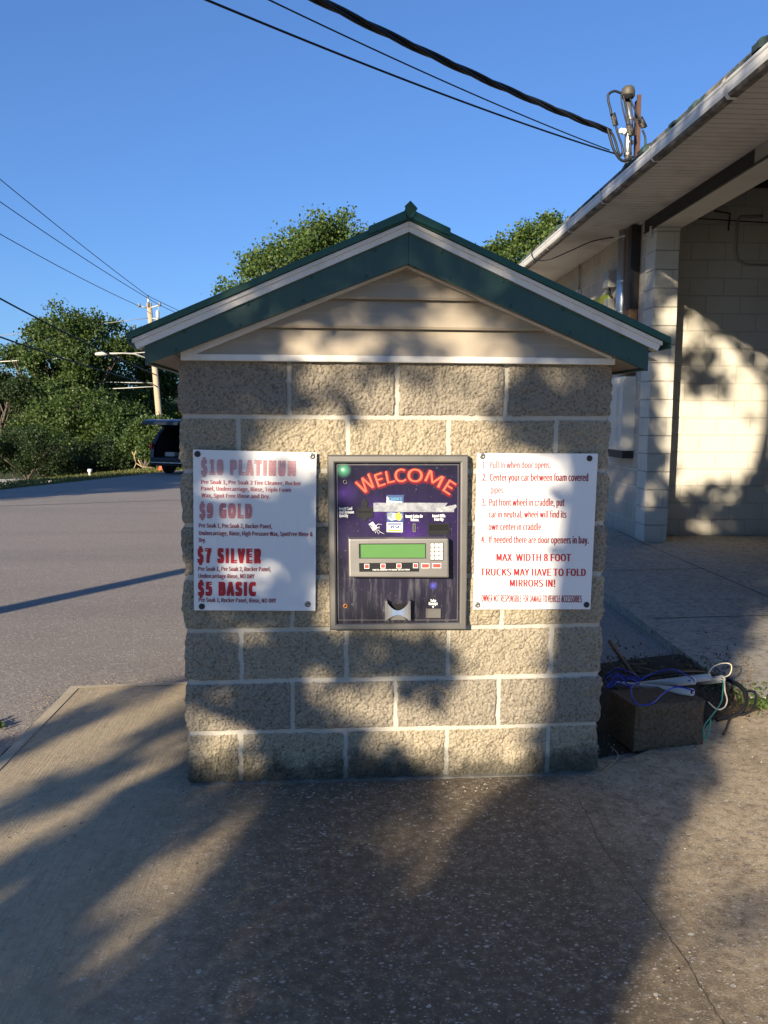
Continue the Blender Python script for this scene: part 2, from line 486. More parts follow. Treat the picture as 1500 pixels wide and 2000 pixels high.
M['tape'] = t.done(t.mix(t.ramp(n, [(0.35, 0.0), (0.7, 1.0)]), (0.17, 0.18, 0.22), (0.40, 0.42, 0.44)), 0.35, 0, t.bump(n, 0.3, 0.002), 0.5)
t = NT('torn_sticker')
n = t.noise(60, 4, 0.6)
M['sticker'] = t.done(t.mix(t.ramp(n, [(0.45, 0.0), (0.55, 1.0)]), (0.55, 0.56, 0.58), (0.20, 0.24, 0.30)), 0.5)
M['wood'] = plain('weathered_wood', (0.085, 0.048, 0.038), 0.85, 0, 0.35, 20, 0.5)
M['brown_post'] = plain('stained_post', (0.16, 0.09, 0.05), 0.8, 0, 0.3, 10, 0.3)
M['pvc'] = plain('pvc_grey', (0.50, 0.51, 0.50), 0.4, 0, 0.2, 20)
M['blue_wire'] = plain('blue_wire', (0.012, 0.035, 0.34), 0.4)
M['white_wire'] = plain('white_wire', (0.70, 0.62, 0.46), 0.45)
M['green_wire'] = plain('green_wire', (0.03, 0.30, 0.20), 0.45)
M['twig'] = plain('dry_twig', (0.13, 0.095, 0.06), 0.9, 0, 0.4, 30)
M['straw'] = plain('dry_straw', (0.36, 0.28, 0.16), 0.9, 0, 0.3, 30)
t = NT('rough_block')
n2 = t.noise(80, 5, 0.7)
c = t.mix(t.noise(6, 4), (0.115, 0.085, 0.055), (0.18, 0.135, 0.088))
c = t.mix(t.ramp(n2, [(0.35, 0.8), (0.55, 0.0)]), c, (0.055, 0.040, 0.027))
M['rough_block'] = t.done(c, 0.95, 0, t.bump(n2, 0.8, 0.008), 0.1)
t = NT('pole_wood')
n = t.noise(1, 5, 0.65, t.coord('Object', (30, 30, 0.8)))
M['pole_wood'] = t.done(t.mix(n, (0.30, 0.235, 0.165), (0.47, 0.38, 0.27)), 0.9)
M['wire_grey'] = plain('wire_grey', (0.20, 0.21, 0.22), 0.5)
M['wire_pale'] = plain('wire_pale', (0.45, 0.45, 0.42), 0.5)
M['car_paint'] = plain('dark_blue_paint', (0.010, 0.016, 0.030), 0.22, 0.3, 0.1, 3, 0, 0.6)
M['car_inside'] = plain('cargo_lining', (0.012, 0.012, 0.014), 0.8)
M['glass'] = plain('tinted_glass', (0.01, 0.012, 0.015), 0.08, 0, 0.05, 3, 0, 0.7)
M['red_lens'] = plain('red_lens', (0.35, 0.01, 0.012), 0.2)
M['cone'] = plain('cone_orange', (0.62, 0.10, 0.03), 0.6)
M['van_white'] = plain('van_white', (0.62, 0.64, 0.66), 0.35)
M['box_grey'] = plain('box_grey', (0.34, 0.33, 0.31), 0.5, 0.1)
M['cabinet_white'] = plain('cabinet_white', (0.58, 0.545, 0.47), 0.5, 0, 0.14, 4)
t = NT('yellow_sign')
n = t.noise(3.5, 5, 0.6)
M['yellow'] = t.done(t.mix(t.ramp(n, [(0.4, 0.0), (0.65, 1.0)]), (0.52, 0.47, 0.03), (0.24, 0.40, 0.04)), 0.45)
t = NT('white_soffit')
n = t.noise(0.9, 5, 0.6); n2 = t.noise(6, 5)
c = t.mix(n2, (0.60, 0.565, 0.50), (0.68, 0.645, 0.575))
c = t.mix(t.ramp(n, [(0.5, 0.0), (0.72, 0.6)]), c, (0.22, 0.17, 0.12))
M['soffit'] = t.done(c, 0.6)
M['soffit_gap'] = plain('soffit_gap', (0.05, 0.045, 0.04), 0.9)
t = NT('gutter_white')
n = t.noise(1, 5, 0.6, t.coord('Object', (3, 1.5, 10)))
M['gutter'] = t.done(t.mix(t.ramp(n, [(0.5, 0.0), (0.75, 0.5)]), (0.66, 0.65, 0.62), (0.42, 0.41, 0.38)), 0.4)
t = NT('gutter_dirty')
n = t.noise(1, 6, 0.7, t.coord('Object', (9, 5, 9)))
M['gutter_dirty'] = t.done(t.mix(t.ramp(n, [(0.4, 0.0), (0.65, 1.0)]), (0.05, 0.045, 0.04), (0.26, 0.235, 0.20)), 0.7)
M['shingle'] = plain('green_shingle', (0.045, 0.075, 0.072), 0.9, 0, 0.4, 25, 0.6)
M['lintel_white'] = plain('lintel_white', (0.55, 0.52, 0.45), 0.7, 0, 0.2, 3)
M['steel_dark'] = plain('dark_steel', (0.02, 0.019, 0.02), 0.55)
M['ceiling'] = plain('dark_ceiling', (0.035, 0.028, 0.022), 0.9)

def leaf_mat(name, dark, light, trans=0.4):
    t = NT(name)
    g = t.n('NewGeometry')
    c = t.ramp(g.outputs['Random Per Island'], [(0.0, dark), (0.55, tuple((a + b) / 2 for a, b in zip(dark, light))), (1.0, light)])
    t.b.inputs['Roughness'].default_value = 0.5
    t.b.inputs['Specular IOR Level'].default_value = 0.35
    t.l(c, t.b.inputs['Base Color'])
    tr = t.n('BsdfTranslucent'); t.l(t.mix(0.35, c, (0.14, 0.20, 0.02)), tr.inputs[0])
    ms = t.n('MixShader'); ms.inputs[0].default_value = trans
    t.l(t.b.outputs[0], ms.inputs[1]); t.l(tr.outputs[0], ms.inputs[2])
    t.l(ms.outputs[0], t.t.nodes['Material Output'].inputs[0])
    return t.m
M['leaf'] = leaf_mat('maple_leaves', (0.024, 0.056, 0.015), (0.098, 0.145, 0.036))
M['leaf_light'] = leaf_mat('pale_leaves', (0.034, 0.076, 0.018), (0.128, 0.18, 0.044))
M['leaf_dark_shaded'] = leaf_mat('dark_shaded_leaves', (0.010, 0.024, 0.009), (0.040, 0.068, 0.022))  # leaf colour darkened to carry the shade lying over the low bushes
M['grass'] = leaf_mat('grass_blades', (0.06, 0.085, 0.02), (0.20, 0.19, 0.06), 0.3)
M['bark'] = plain('bark', (0.10, 0.085, 0.07), 0.95, 0, 0.4, 14, 0.6)
t = NT('grassy_ground')
n = t.noise(0.4, 6, 0.7); n2 = t.noise(14, 5, 0.7)
c = t.mix(n, (0.06, 0.075, 0.022), (0.13, 0.125, 0.045)); c = t.mix(n2, c, (0.05, 0.055, 0.02))
M['ground'] = t.done(c, 0.95, 0, t.bump(n2, 0.6, 0.05), 0.1)
t = NT('wooded_hill')  # bluish green puts the distance haze into the hill's colour
n = t.noise(0.12, 8, 0.75)
M['hill'] = t.done(t.mix(n, (0.06, 0.11, 0.085), (0.13, 0.19, 0.14)), 1.0, 0, t.bump(n, 1.0, 6.0), 0.0)

# ------------------------------------------------------------------ lettering
_tc = {}
try:                                     # Blender's own interface face; its default text face otherwise
    import os
    FONT = bpy.data.fonts.load(os.path.join(bpy.utils.system_resource('DATAFILES', path='fonts'), 'Noto Sans CJK Regular.woff2'))
except Exception:
    FONT = None
def text_geo(s, offset=0.0, res=4, space=1.0):
    key = (s, offset, space)
    if key in _tc: return _tc[key]
    cu = bpy.data.curves.new('text', 'FONT'); cu.body = s; cu.size = 1.0; cu.offset = offset; cu.resolution_u = res; cu.space_character = space
    if FONT: cu.font = FONT
    ob = bpy.data.objects.new('text', cu); COL.objects.link(ob)
    dg = bpy.context.evaluated_depsgraph_get(); dg.update()
    me = ob.evaluated_get(dg).to_mesh()
    v = np.array([(p.co.x, p.co.y) for p in me.vertices]).reshape(-1, 2)
    f = [tuple(p.vertices) for p in me.polygons]
    ob.evaluated_get(dg).to_mesh_clear()
    bpy.data.objects.remove(ob); bpy.data.curves.remove(cu)
    _tc[key] = (v, f)
    return v, f
CAPH = text_geo('H')[0][:, 1].max()

def write(mb, s, a, b, c, mi=0, offset=0.0, push=0.0):
    """letters s on a plane: baseline from a to b, cap height reaching c above a; all are 3-D points"""
    a, b, c = (np.array(p, float) for p in (a, b, c))
    v, f = text_geo(s, 0.0, 4, (1.0 + (4.2 if offset > 0.03 else 1.5) * offset) if offset > 0.01 else 1.0)
    if offset > 0.01:                    # heavier strokes: the outline laid down again a little to each side
        n_ = 5 if offset > 0.04 else 3
        sh = np.linspace(-offset, offset, n_)
        vv = []; ff = []
        cp = [(x_, y_) for x_ in sh for y_ in ((-offset * 0.45, offset * 0.45) if n_ == 5 else (0.0,))]
        for i, d_ in enumerate(cp):
            vv.append(v + d_); ff += [tuple(q + i * len(v) for q in g) for g in f]
        layer = np.repeat(np.arange(len(cp)), len(v)) * 0.00006
        v = np.concatenate(vv); f = ff
    else: layer = 0.0
    x0, x1 = v[:, 0].min(), v[:, 0].max()
    P = a + np.outer((v[:, 0] - x0) / (x1 - x0), b - a) + np.outer(v[:, 1] / CAPH, c - a)
    P[:, 1] -= push + layer
    mb.add(P, f, mi)

def wloc(o):
    p = Vector((0, 0, 0))
    while o is not None:
        p += o.location; o = o.parent
    return p

def put(mb, name, mats, parent):
    """link a mesh collected in world coordinates under an unrotated parent"""
    w = wloc(parent)
    mb.v = [(x - w.x, y - w.y, z - w.z) for x, y, z in mb.v]
    return mb.build(name, mats, parent)

# ================================================================== GROUND
def sheet(name, poly, zf, mat, thick=0.0, step=None):
    mb = MB(); n = len(poly)
    top = [(x, y, zf(x, y)) for x, y in poly]
    if thick:
        bot = [(x, y, z - thick) for x, y, z in top]
        mb.add(top + bot, [tuple(range(n)), tuple(range(n, 2 * n))[::-1]] + [((i + 1) % n, i, i + n, (i + 1) % n + n) for i in range(n)])
    else:
        mb.add(top, [tuple(range(n))])
    return mb.build(name, mat)

def hash_noise(x, y, s, seed=0.0):
    return noise.noise(Vector((x * s, y * s, seed)))

# terrain: level round the kiosk, falling gently away behind it, then a bank down to lower ground
def road_edge(x):                    # far edge of the asphalt, as y over x
    return 17.5 + (x + 8.2) * 5.0 if x < -5.8 else 29.5
def beyond(x, y):                    # metres past the edge of the asphalt
    return max(((y - 17.5) - 5.0 * (x + 8.2)) / 5.1, y - 29.5)
def terrain(x, y):
    z = slope_z(y) - 0.03
    d = beyond(x, y)
    if d > 0 and y > 6 and x < 3:
        z += 0.06 * min(1, d / 0.8)
        if d > 1.7: z -= min(2.5, (d - 1.7) * 0.36)
    return max(z, -6.0)
vs = []; fs = []
xs = sorted(set([-2000, -1200, -600, -300, -160, -100, -70] + [x * 2.0 for x in range(-25, 21)] + [50, 70, 100, 160, 300, 600, 1200, 2000]))
ys = sorted(set([-300, -120, -60, -40] + [y * 2.0 for y in range(-15, 31)] + [70, 90, 120, 160, 220, 300, 450, 700, 1200, 2200]))
for y in ys:
    for x in xs: vs.append((x, y, terrain(x, y) - (0.05 if True else 0)))
W = len(xs)
for j in range(len(ys) - 1):
    for i in range(W - 1): fs.append((j * W + i, j * W + i + 1, (j + 1) * W + i + 1, (j + 1) * W + i))
g = MB().add(vs, fs, 0, True).build('ground', M['ground']); tag(g, kind='structure')

# distant wooded hills
mb = MB(); n = 60
for k, (dist, h0) in enumerate(((620, 22), (1000, 44))):
    vs = []; fs = []
    for i in range(n + 1):
        a = rad(-75 + 150 * i / n); x = math.sin(a) * dist; y = math.cos(a) * dist
        h = h0 * (0.75 + 0.4 * noise.noise(Vector((i * 0.17, k * 3.1, 0))) + 0.08 * noise.noise(Vector((i * 0.9, k, 4))))
        vs += [(x, y, -8), (x * 1.12, y * 1.12, h * 0.7 - 4), (x * 1.25, y * 1.25, h), (x * 1.5, y * 1.5, -8)]
    for i in range(n):
        for q in range(3): fs.append((i * 4 + q, i * 4 + 4 + q, i * 4 + 5 + q, i * 4 + 1 + q))
    mb.add(vs, fs, 0, True)
tag(mb.build('hills', M['hill']), kind='structure')

# asphalt lot
vs = []; fs = []
lx = [-15.5, -14, -12, -10.5, -9.5, -8.8, -8.2, -7.6, -7.0, -6.4, -5.8, -5, -4, -3, -2, -1, 0, 1, 2, 3.2]
t_ = [k / 30 for k in range(31)]
for x in lx:
    ye = road_edge(x) + 0.12 * hash_noise(x, 3, 1.7)
    for s in t_:
        y = -25 + (ye + 25) * s
        vs.append((x, y, slope_z(y) - 0.022))
for i in range(len(lx) - 1):
    for j in range(len(t_) - 1):
        n = len(t_); fs.append((i * n + j, (i + 1) * n + j, (i + 1) * n + j + 1, i * n + j + 1))
tag(MB().add(vs, fs, 0, True).build('parking_lot', M['asphalt']), kind='structure')

# concrete apron in front of the kiosk
rng = random.Random(4)
def rough_line(a, b, n, amp):
    out = []
    for i in range(n):
        s = i / n
        k = 0 if i == 0 else 1
        out.append((a[0] + (b[0] - a[0]) * s + rng.uniform(-amp, amp) * k, a[1] + (b[1] - a[1]) * s + rng.uniform(-amp, amp) * k))
    return out
poly = (rough_line((-1.80, -6), (-1.615, 1.225), 30, 0.004) + rough_line((-1.615, 1.225), (-0.75, 1.275), 10, 0.006) +
        [(-0.75, 0.35), (0.80, 0.35), (0.83, 0.12)] + rough_line((1.0, 0.13), (1.95, 0.78), 10, 0.02) + [(2.3, 0.8), (6, 0.9), (6, -6)])
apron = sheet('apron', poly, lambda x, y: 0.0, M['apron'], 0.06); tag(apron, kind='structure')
# smooth trowelled border of the slab
mb = MB(); b0 = [(-1.797, -6), (-1.610, 1.220), (-0.80, 1.270)]; b1 = [(-1.750, -6), (-1.563, 1.180), (-0.80, 1.227)]
mb.add([(x, y, 0.003) for x, y in b0] + [(x, y, 0.003) for x, y in b1], [(0, 3, 4, 1), (1, 4, 5, 2)])
tag(mb.build('apron_border', M['apron_edge']), kind='structure')
# crumbling gap where the asphalt meets the slab
mb = MB(); vs = []; fs = []; i = 0
for a, b in (((-1.80, -6), (-1.617, 1.228)), ((-1.617, 1.228), (-0.78, 1.280))):
    a, b = np.array(a), np.array(b); d = (b - a) / np.linalg.norm(b - a); nn = np.array([-d[1], d[0]])
    for k in range(120):
        p = a + (b - a) * k / 119; w = 0.010 + 0.022 * abs(hash_noise(p[0], p[1], 6.0, 2)) + 0.010 * abs(hash_noise(p[0], p[1], 31, 3))
        if d[0] > 0.5: w *= 0.5
        vs += [(p[0] + nn[0] * w, p[1] + nn[1] * w, slope_z(p[1]) - 0.018), (p[0] - nn[0] * 0.004, p[1] - nn[1] * 0.004, slope_z(p[1]) - 0.017)]
        if k: fs.append((2 * i - 2, 2 * i - 1, 2 * i + 1, 2 * i))
        i += 1
tag(mb.add(vs, fs).build('apron_gap', M['joint']), kind='structure')
# tar seam across the lot
mb = MB(); vs = []; fs = []
for k in range(60):
    s_ = k / 59; p = on_plane(-80 + 460 * s_, 1004 - 18 * s_ + 1.2 * hash_noise(k, 0, 0.3), (0, 0, -0.1), (0, 0.025, 1)); z0 = slope_z(p[1]) - 0.018; w = 0.05 + 0.03 * hash_noise(k, 2, 0.4)
    vs += [(p[0], p[1] - w, z0), (p[0], p[1] + w, z0)]
    if k: fs.append((2 * k - 2, 2 * k, 2 * k + 1, 2 * k - 1))
tag(mb.add(vs, fs).build('lot_seam', plain('tar_seam', (0.15, 0.135, 0.125), 0.8, 0, 0.35, 6)), kind='structure')
# crack across the apron
crack_px = [(1126, 1556), (1152, 1600), (1168, 1640), (1196, 1680), (1232, 1728), (1262, 1768), (1300, 1822), (1340, 1880), (1372, 1935), (1415, 2005), (1470, 2090)]
mb = MB(); pts = [on_z(*p) for p in crack_px]; fine = []
for a, b in zip(pts[:-1], pts[1:]):
    for k in range(6): fine.append(a + (b - a) * k / 6 + np.array([rng.uniform(-.003, .003), rng.uniform(-.003, .003), 0]))
vs = []; fs = []
for i, p in enumerate(fine):
    w = 0.0007 + 0.0009 * abs(hash_noise(i, 0.5, 0.4))
    vs += [(p[0] - w, p[1], 0.002), (p[0] + w, p[1], 0.002)]
    if i: fs.append((2 * i - 2, 2 * i - 1, 2 * i + 1, 2 * i))
mb.add(vs, fs)
tag(mb.build('apron_joint', plain('apron_joint', (0.055, 0.044, 0.034), 0.95, 0, 0.5, 14)), kind='structure')
# driveway slab in front of and inside the bay
def Lw(x, y, z=0.0):
    p = P0 + E1 * x + E2 * y
    return (p[0], p[1], z)
slab = [(1.86, 0.80), (6.0, 0.9), (9.5, 0.9), (9.5, 16), (2.9, 16), (2.35, 7.6), (1.99, 3.0), (1.90, 1.7)]
tag(sheet('driveway', slab, lambda x, y: 0.012, M['slab'], 0.5), kind='structure')
mb = MB()
for a, b in (((1257, 1061), (1560, 1191)), ((1274, 1207.5), (1560, 1200)), ((1190, 1115), (1375, 1110)), ((1257, 1061), (1186, 1026))):
    p, q = on_z(*a, 0.014), on_z(*b, 0.014)
    d = (q - p); d /= np.linalg.norm(d); nrm = np.array([-d[1], d[0], 0]) * 0.006
    mb.add([p - nrm, q - nrm, q + nrm, p + nrm], [(0, 1, 2, 3)])
tag(mb.build('driveway_joint', M['joint']), kind='structure')
# bare soil bed beside the kiosk
vs = []; fs = []; nx, ny = 40, 46
for j in range(ny + 1):
    for i in range(nx + 1):
        u_, v_ = i / nx, j / ny
        x = 0.70 + u_ * (1.32 + 0.02 * v_); y = 0.10 + v_ * 1.25 + u_ * 0.42
        edge = min(u_, 1 - u_, v_, 1 - v_) * 6
        z = -0.022 - slope_z(y) * -1 + min(1, edge) * (0.03 + 0.022 * hash_noise(x, y, 5) + 0.012 * hash_noise(x, y, 17))
        vs.append((x, y, z - (0.02 if edge < 0.05 else 0)))
for j in range(ny):
    for i in range(nx): fs.append((j * (nx + 1) + i, j * (nx + 1) + i + 1, (j + 1) * (nx + 1) + i + 1, (j + 1) * (nx + 1) + i))
tag(MB().add(vs, fs, 0, True).build('soil', M['soil']), kind='structure')

# ================================================================== KIOSK
kiosk = empty('payment_kiosk', (0, 0, 0))
tag(kiosk, 'small tan split-face block hut with green gabled roof holding the pay machine', 'kiosk')
Hc = 0.2032
jx = {8: [564.4, 775, 989], 7: [465, 679, 876, 1086.5], 6: [566, 775, 985], 5: [467, 678, 876, 1082], 4: [570, 774, 980], 3: [470.5, 676, 875, 1077], 2: [570.5, 772, 973], 1: [470, 674.5, 872, 1070]}
joints = {k: [at(x, 815 + (8 - k) * 101.5 - 50, -0.005)[0] for x in v] for k, v in jx.items()}
def wobble_z(x, k): return 0.0035 * noise.noise(Vector((x * 2.3, k * 7.7, 1.3)))
def face_h(x, z, seed):
    """roughness of split face, metres out of the mean face"""
    p = Vector((x, z, seed))
    h = 0.0065 * noise.noise(p * 6) + 0.0028 * noise.noise(p * 21 + Vector((3, 1, 0))) + 0.0030 * noise.noise(p * 66) + 0.0048 * noise.noise(p * 118)
    rdg = abs(noise.noise(p * 15 + Vector((9, 2, 4))))
    return h - 0.0045 * max(0, 0.25 - rdg) / 0.25
def smooth(e0, e1, x):
    t_ = max(0.0, min(1.0, (x - e0) / (e1 - e0))); return t_ * t_ * (3 - 2 * t_)
XL, XR, ZT = -0.813, 0.815, 1.628
NX, NZ = 480, 480
mw = 0.0062
Tn = np.full((NZ + 1) * (NX + 1), 0.5, np.float32)
V = np.zeros(((NZ + 1) * (NX + 1), 3), np.float32); Mi = np.zeros((NZ + 1) * (NX + 1), np.float32)
def edge_x(z, side):
    k = z / Hc; f_ = k - math.floor(k)
    blk = smooth(0, 0.09, f_) * smooth(0, 0.09, 1 - f_)
    return (0.004 + 0.012 * noise.noise(Vector((side * 5.1, z * 9, 2))) + 0.008 * noise.noise(Vector((side * 2.1, z * 31, 6))) + 0.004 * noise.noise(Vector((side, z * 80, 6)))) * blk - 0.007 * (1 - blk)
for j in range(NZ + 1):
    z = ZT * j / NZ
    k = min(8, int(z / Hc) + 1)
    eL = edge_x(z, -1); eR = edge_x(z, 1)
    for i in range(NX + 1):
        s = i / NX
        x = XL - eL * max(0, 1 - s * 12) + (XR - XL) * s + eR * max(0, 1 - (1 - s) * 12)
        zz = z + wobble_z(x, 0)
        kk = max(1, min(8, int(zz / Hc) + 1))
        f_ = zz - (kk - 1) * Hc
        dz = min(f_, Hc - f_) if 1 < kk < 8 else (Hc - f_ if kk == 1 else f_)
        wx = 0.003 * noise.noise(Vector((kk * 3.3, z * 14, 8)))
        dx = min(abs(x + wx - q) for q in joints[kk])
        bid = sum(1 for q in joints[kk] if x > q) + kk * 10
        d = min(dz, dx) + 0.0022 * noise.noise(Vector((x * 60, z * 60, 5)))
        blk = smooth(mw - 0.001, mw + 0.006, d)
        bulge = 0.0035 * smooth(mw, 0.04, min(dz, dx))
        h = 0.003 + bulge + face_h(x, z, bid * 1.7) + 0.004 * math.sin(bid * 12.9)
        mort = -0.003 + 0.0012 * noise.noise(Vector((x * 40, z * 40, 1)))
        h = mort * (1 - blk) + max(h, -0.006) * blk
        if s < 0.02: h -= (1 - s / 0.02) ** 2 * 0.010
        if s > 0.98: h -= (1 - (1 - s) / 0.02) ** 2 * 0.010
        q = j * (NX + 1) + i
        V[q] = (x, -h, z); Mi[q] = blk; Tn[q] = 0.5 + 0.5 * math.sin(bid * 37.7 + kk * 2.1)
idx = np.arange((NZ + 1) * (NX + 1)).reshape(NZ + 1, NX + 1)
F = np.stack([idx[:-1, :-1], idx[:-1, 1:], idx[1:, 1:], idx[1:, :-1]], -1).reshape(-1, 4)
fm = (Mi[F].mean(1) < 0.5).astype(np.int32)
nb = len(V); Vs = [V]; Fs = [F]; Ms = [fm]
# side and back walls (coarser), sharing the front's edge line
DEP = 1.62
for side, col in ((-1, 0), (1, NX)):
    ND = 60; sub = list(range(0, NZ + 1, 4)); vv = []; mm = []
    for j in sub:
        z = ZT * j / NZ; ex, ey = V[j * (NX + 1) + col][:2]
        kk = max(1, min(8, int(z / Hc) + 1)); f_ = z - (kk - 1) * Hc; dz = min(f_, Hc - f_)
        for i in range(ND + 1):
            y = ey + (DEP - ey) * (i / ND)
            jq = [0.2 + 0.4064 * a + (0.2032 if kk % 2 else 0) for a in range(-1, 5)]
            d = min(dz, min(abs(y - q) for q in jq))
            blk = smooth(mw - 0.001, mw + 0.008, d)
            h = (0.006 + face_h(y, z, 77 + side)) * blk - 0.006 * (1 - blk)
            xx = (XL - h) if side < 0 else (XR + h)
            w = min(1, i / 3); vv.append((ex * (1 - w) + xx * w, y, z)); mm.append(blk)
    vv = np.array(vv, np.float32); mm = np.array(mm)
    ix = np.arange(len(vv)).reshape(len(sub), ND + 1)
    ff = np.stack([ix[:-1, :-1], ix[:-1, 1:], ix[1:, 1:], ix[1:, :-1]], -1).reshape(-1, 4)
    if side < 0: ff = ff[:, ::-1]
    Vs.append(vv); Fs.append(ff + nb); Ms.append((mm[ff].mean(1) < 0.5).astype(np.int32)); nb += len(vv)
Vs.append(np.array([(XL, DEP, 0), (XR, DEP, 0), (XR, DEP, ZT), (XL, DEP, ZT), (XL, 0.02, ZT), (XR, 0.02, ZT)], np.float32))
Fs.append(np.array([(1, 0, 3, 2), (4, 5, 2, 3)]) + nb); Ms.append(np.zeros(2, np.int32))
bw = array_mesh('block_wall', np.concatenate(Vs), np.concatenate(Fs), [M['block'], M['mortar']], kiosk, False, np.concatenate(Ms))
at_ = bw.data.attributes.new('tint', 'FLOAT', 'POINT'); at_.data.foreach_set('value', np.concatenate([Tn, np.full(len(bw.data.vertices) - len(Tn), 0.5, np.float32)]))
# a lip of mortar and dirt along the foot
mb = MB(); vs = []; fs = []
for i in range(121):
    x = XL + 0.01 + (XR - XL - 0.02) * i / 120
    r_ = 0.006 + 0.008 * noise.noise(Vector((x * 18, 0, 3)))
    vs += [(x, 0.01, r_ * 1.0), (x, -0.012 - r_ * 0.4, r_ * 0.5), (x, -0.014 - r_ * 1.3, -0.001)]
    if i: fs += [(3 * i - 3, 3 * i - 2, 3 * i + 1, 3 * i), (3 * i - 2, 3 * i - 1, 3 * i + 2, 3 * i + 1)]
put(mb.add(vs, fs, 0), 'mortar_lip', M['mortar'], kiosk)

# gable siding: double lap vinyl, each lap leaning out to a shadow line
AX, AZ = 0.022, 1.985           # inner apex of gable on the wall plane
def gz(x, apex=AZ, s=0.42): return apex - s * abs(x - AX)
mb = MB()
laps = [1.640, 1.7465, 1.853, 1.9595, 2.07]
for a, b in zip(laps[:-1], laps[1:]):
    m = a + (b - a) * 0.52
    prof = [(-0.026, a), (-0.031, a + 0.009), (-0.020, m - 0.004), (-0.0195, m + 0.003), (-0.006, b - 0.006), (0.003, b + 0.02)]
    xa = [(AX - (AZ + 0.06 - z) / 0.42 if z < AZ + 0.06 else AX - 0.01) for _, z in prof]
    xb = [(AX + (AZ + 0.06 - z) / 0.42 if z < AZ + 0.06 else AX + 0.01) for _, z in prof]
    vs = [(xa[i], prof[i][0], prof[i][1]) for i in range(6)] + [(xb[i], prof[i][0], prof[i][1]) for i in range(6)]
    mb.add(vs, [(i, i + 6, i + 7, i + 1) for i in range(5)] + [(0, 6, 6, 0)][:0])
put(mb, 'gable_siding', M['siding'], kiosk)
mb = MB()
mb.bbox(-0.80, 0.815, -0.040, 0.0, 1.624, 1.648, 0.003)
put(mb, 'bottom_trim', M['white_vinyl'], kiosk)
for side in (-1, 1):
    mb = MB()
    xe = 0.80 * side
    f2 = lambda x, d: AZ - 0.016 + d - 0.42 * abs(x - AX)
    poly = [(AX, f2(AX, 0)), (xe, f2(xe, 0)), (xe, f2(xe, 0.060)), (AX, f2(AX, 0.060))]
    if side > 0: poly = poly[::-1]
    mb.prism(poly, 'y', -0.042, 0.0)
    put(mb, 'gable_trim', M['white_vinyl'], kiosk)
    # wide green rake board
    xe = -0.915 if side < 0 else 0.918
    sb = 0.392 if side < 0 else 0.412
    top = lambda x: 2.077 - 0.433 * abs(x - 0.02)
    bot = lambda x: 1.969 - sb * abs(x - 0.02)
    poly = [(0.0195, bot(0.02)), (xe, bot(xe)), (xe, top(xe)), (0.0195, top(0.02))]
    if side > 0: poly[0] = (0.0205, bot(0.02)); poly[3] = (0.0205, top(0.02)); poly = poly[::-1]
    mb = MB(); mb.prism(poly, 'y', -0.100, -0.078)
    put(mb, 'rake_board', M['green'], kiosk)
    for k in range(4):
        xs_ = 0.02 + side * (0.12 + 0.225 * k)
        for (fx, fz) in ((xs_, top(xs_) - 0.012), (xs_ + 0.03 * side, bot(xs_ + 0.03 * side) + 0.012)):
            sm = MB(); sm.lathe([(0.0055, 0), (0.0055, 0.0012), (0.003, 0.003), (0.001, 0.0032)], (fx, -0.100, fz), (0, -1, 0), 12)
            put(sm, 'fastener', M['green_roof'], kiosk)
    # white drip board above it
    x2 = -0.955 if side < 0 else 0.962
    t2 = lambda x: 2.112 - 0.433 * abs(x - 0.02)
    x0 = 0.0195 if side < 0 else 0.0205
    poly = [(x0, top(0.02) + 0.001), (x2 * 0.985, top(x2 * 0.985) - 0.004), (x2, t2(x2)), (x0, t2(0.02))]
    if side > 0: poly = poly[::-1]
    mb = MB(); mb.prism(poly, 'y', -0.112, -0.06)
    poly = [(x0, t2(0.02) - 0.013), (x2, t2(x2) - 0.013), (x2, t2(x2) + 0.001), (x0, t2(0.02) + 0.001)]
    if side > 0: poly = poly[::-1]
    mb.prism(poly, 'y', -0.119, -0.1125)
    put(mb, 'rake_trim', M['white_vinyl'], kiosk)
    # metal roof sheet with low ribs
    x3 = -0.968 if side < 0 else 0.990
    t3 = lambda x: 2.133 - 0.433 * abs(x - 0.02)
    poly = [(0.02, t3(0.02) - 0.017), (x3, t3(x3) - 0.017), (x3, t3(x3)), (0.02, t3(0.02))]
    if side > 0: poly = poly[::-1]
    mb = MB(); mb.prism(poly, 'y', -0.130, DEP + 0.13)
    for k in range(8):
        yy = -0.128 + k * 0.245
        poly = [(0.05 * side, t3(0.05 * side) - 0.002), (x3, t3(x3) - 0.002), (x3, t3(x3) + 0.007), (0.05 * side, t3(0.05 * side) + 0.007)]
        if side > 0: poly = poly[::-1]
        mb.prism(poly, 'y', yy, yy + 0.03)
    mb.box(min(x3, x3 - 0.006 * side), max(x3, x3 - 0.006 * side), -0.1295, DEP + 0.1295, t3(x3) - 0.034, t3(x3) - 0.012)
    put(mb, 'roof_sheet', M['green_roof'], kiosk)
    # boxed soffit under the side eave and gable overhang
    mb = MB()
    xa, xb_ = (XL - 0.004, -0.912) if side < 0 else (XR + 0.004, 0.914)
    poly = [(xa, 1.655), (xa, 1.640), (xb_, bot(xb_) + 0.004), (xb_, bot(xb_) + 0.03)]
    if side > 0: poly = poly[::-1]
    mb.prism(poly, 'y', -0.078, DEP + 0.08)
    f3 = lambda x, d: bot(x) + d
    poly = [(0.02, f3(0.02, 0.004)), (xa, f3(xa, 0.004)), (xa, f3(xa, 0.012)), (0.02, f3(0.02, 0.012))]
    if side > 0: poly = poly[::-1]
    mb.prism(poly, 'y', -0.0775, 0.0)
    put(mb, 'soffit', M['tan_soffit'], kiosk)
    # fascia along the eave
    mb = MB(); mb.box(min(xe, xe - 0.02 * side), max(xe, xe - 0.02 * side), -0.0775, DEP + 0.09, bot(xe) + 0.002, top(xe) - 0.002)
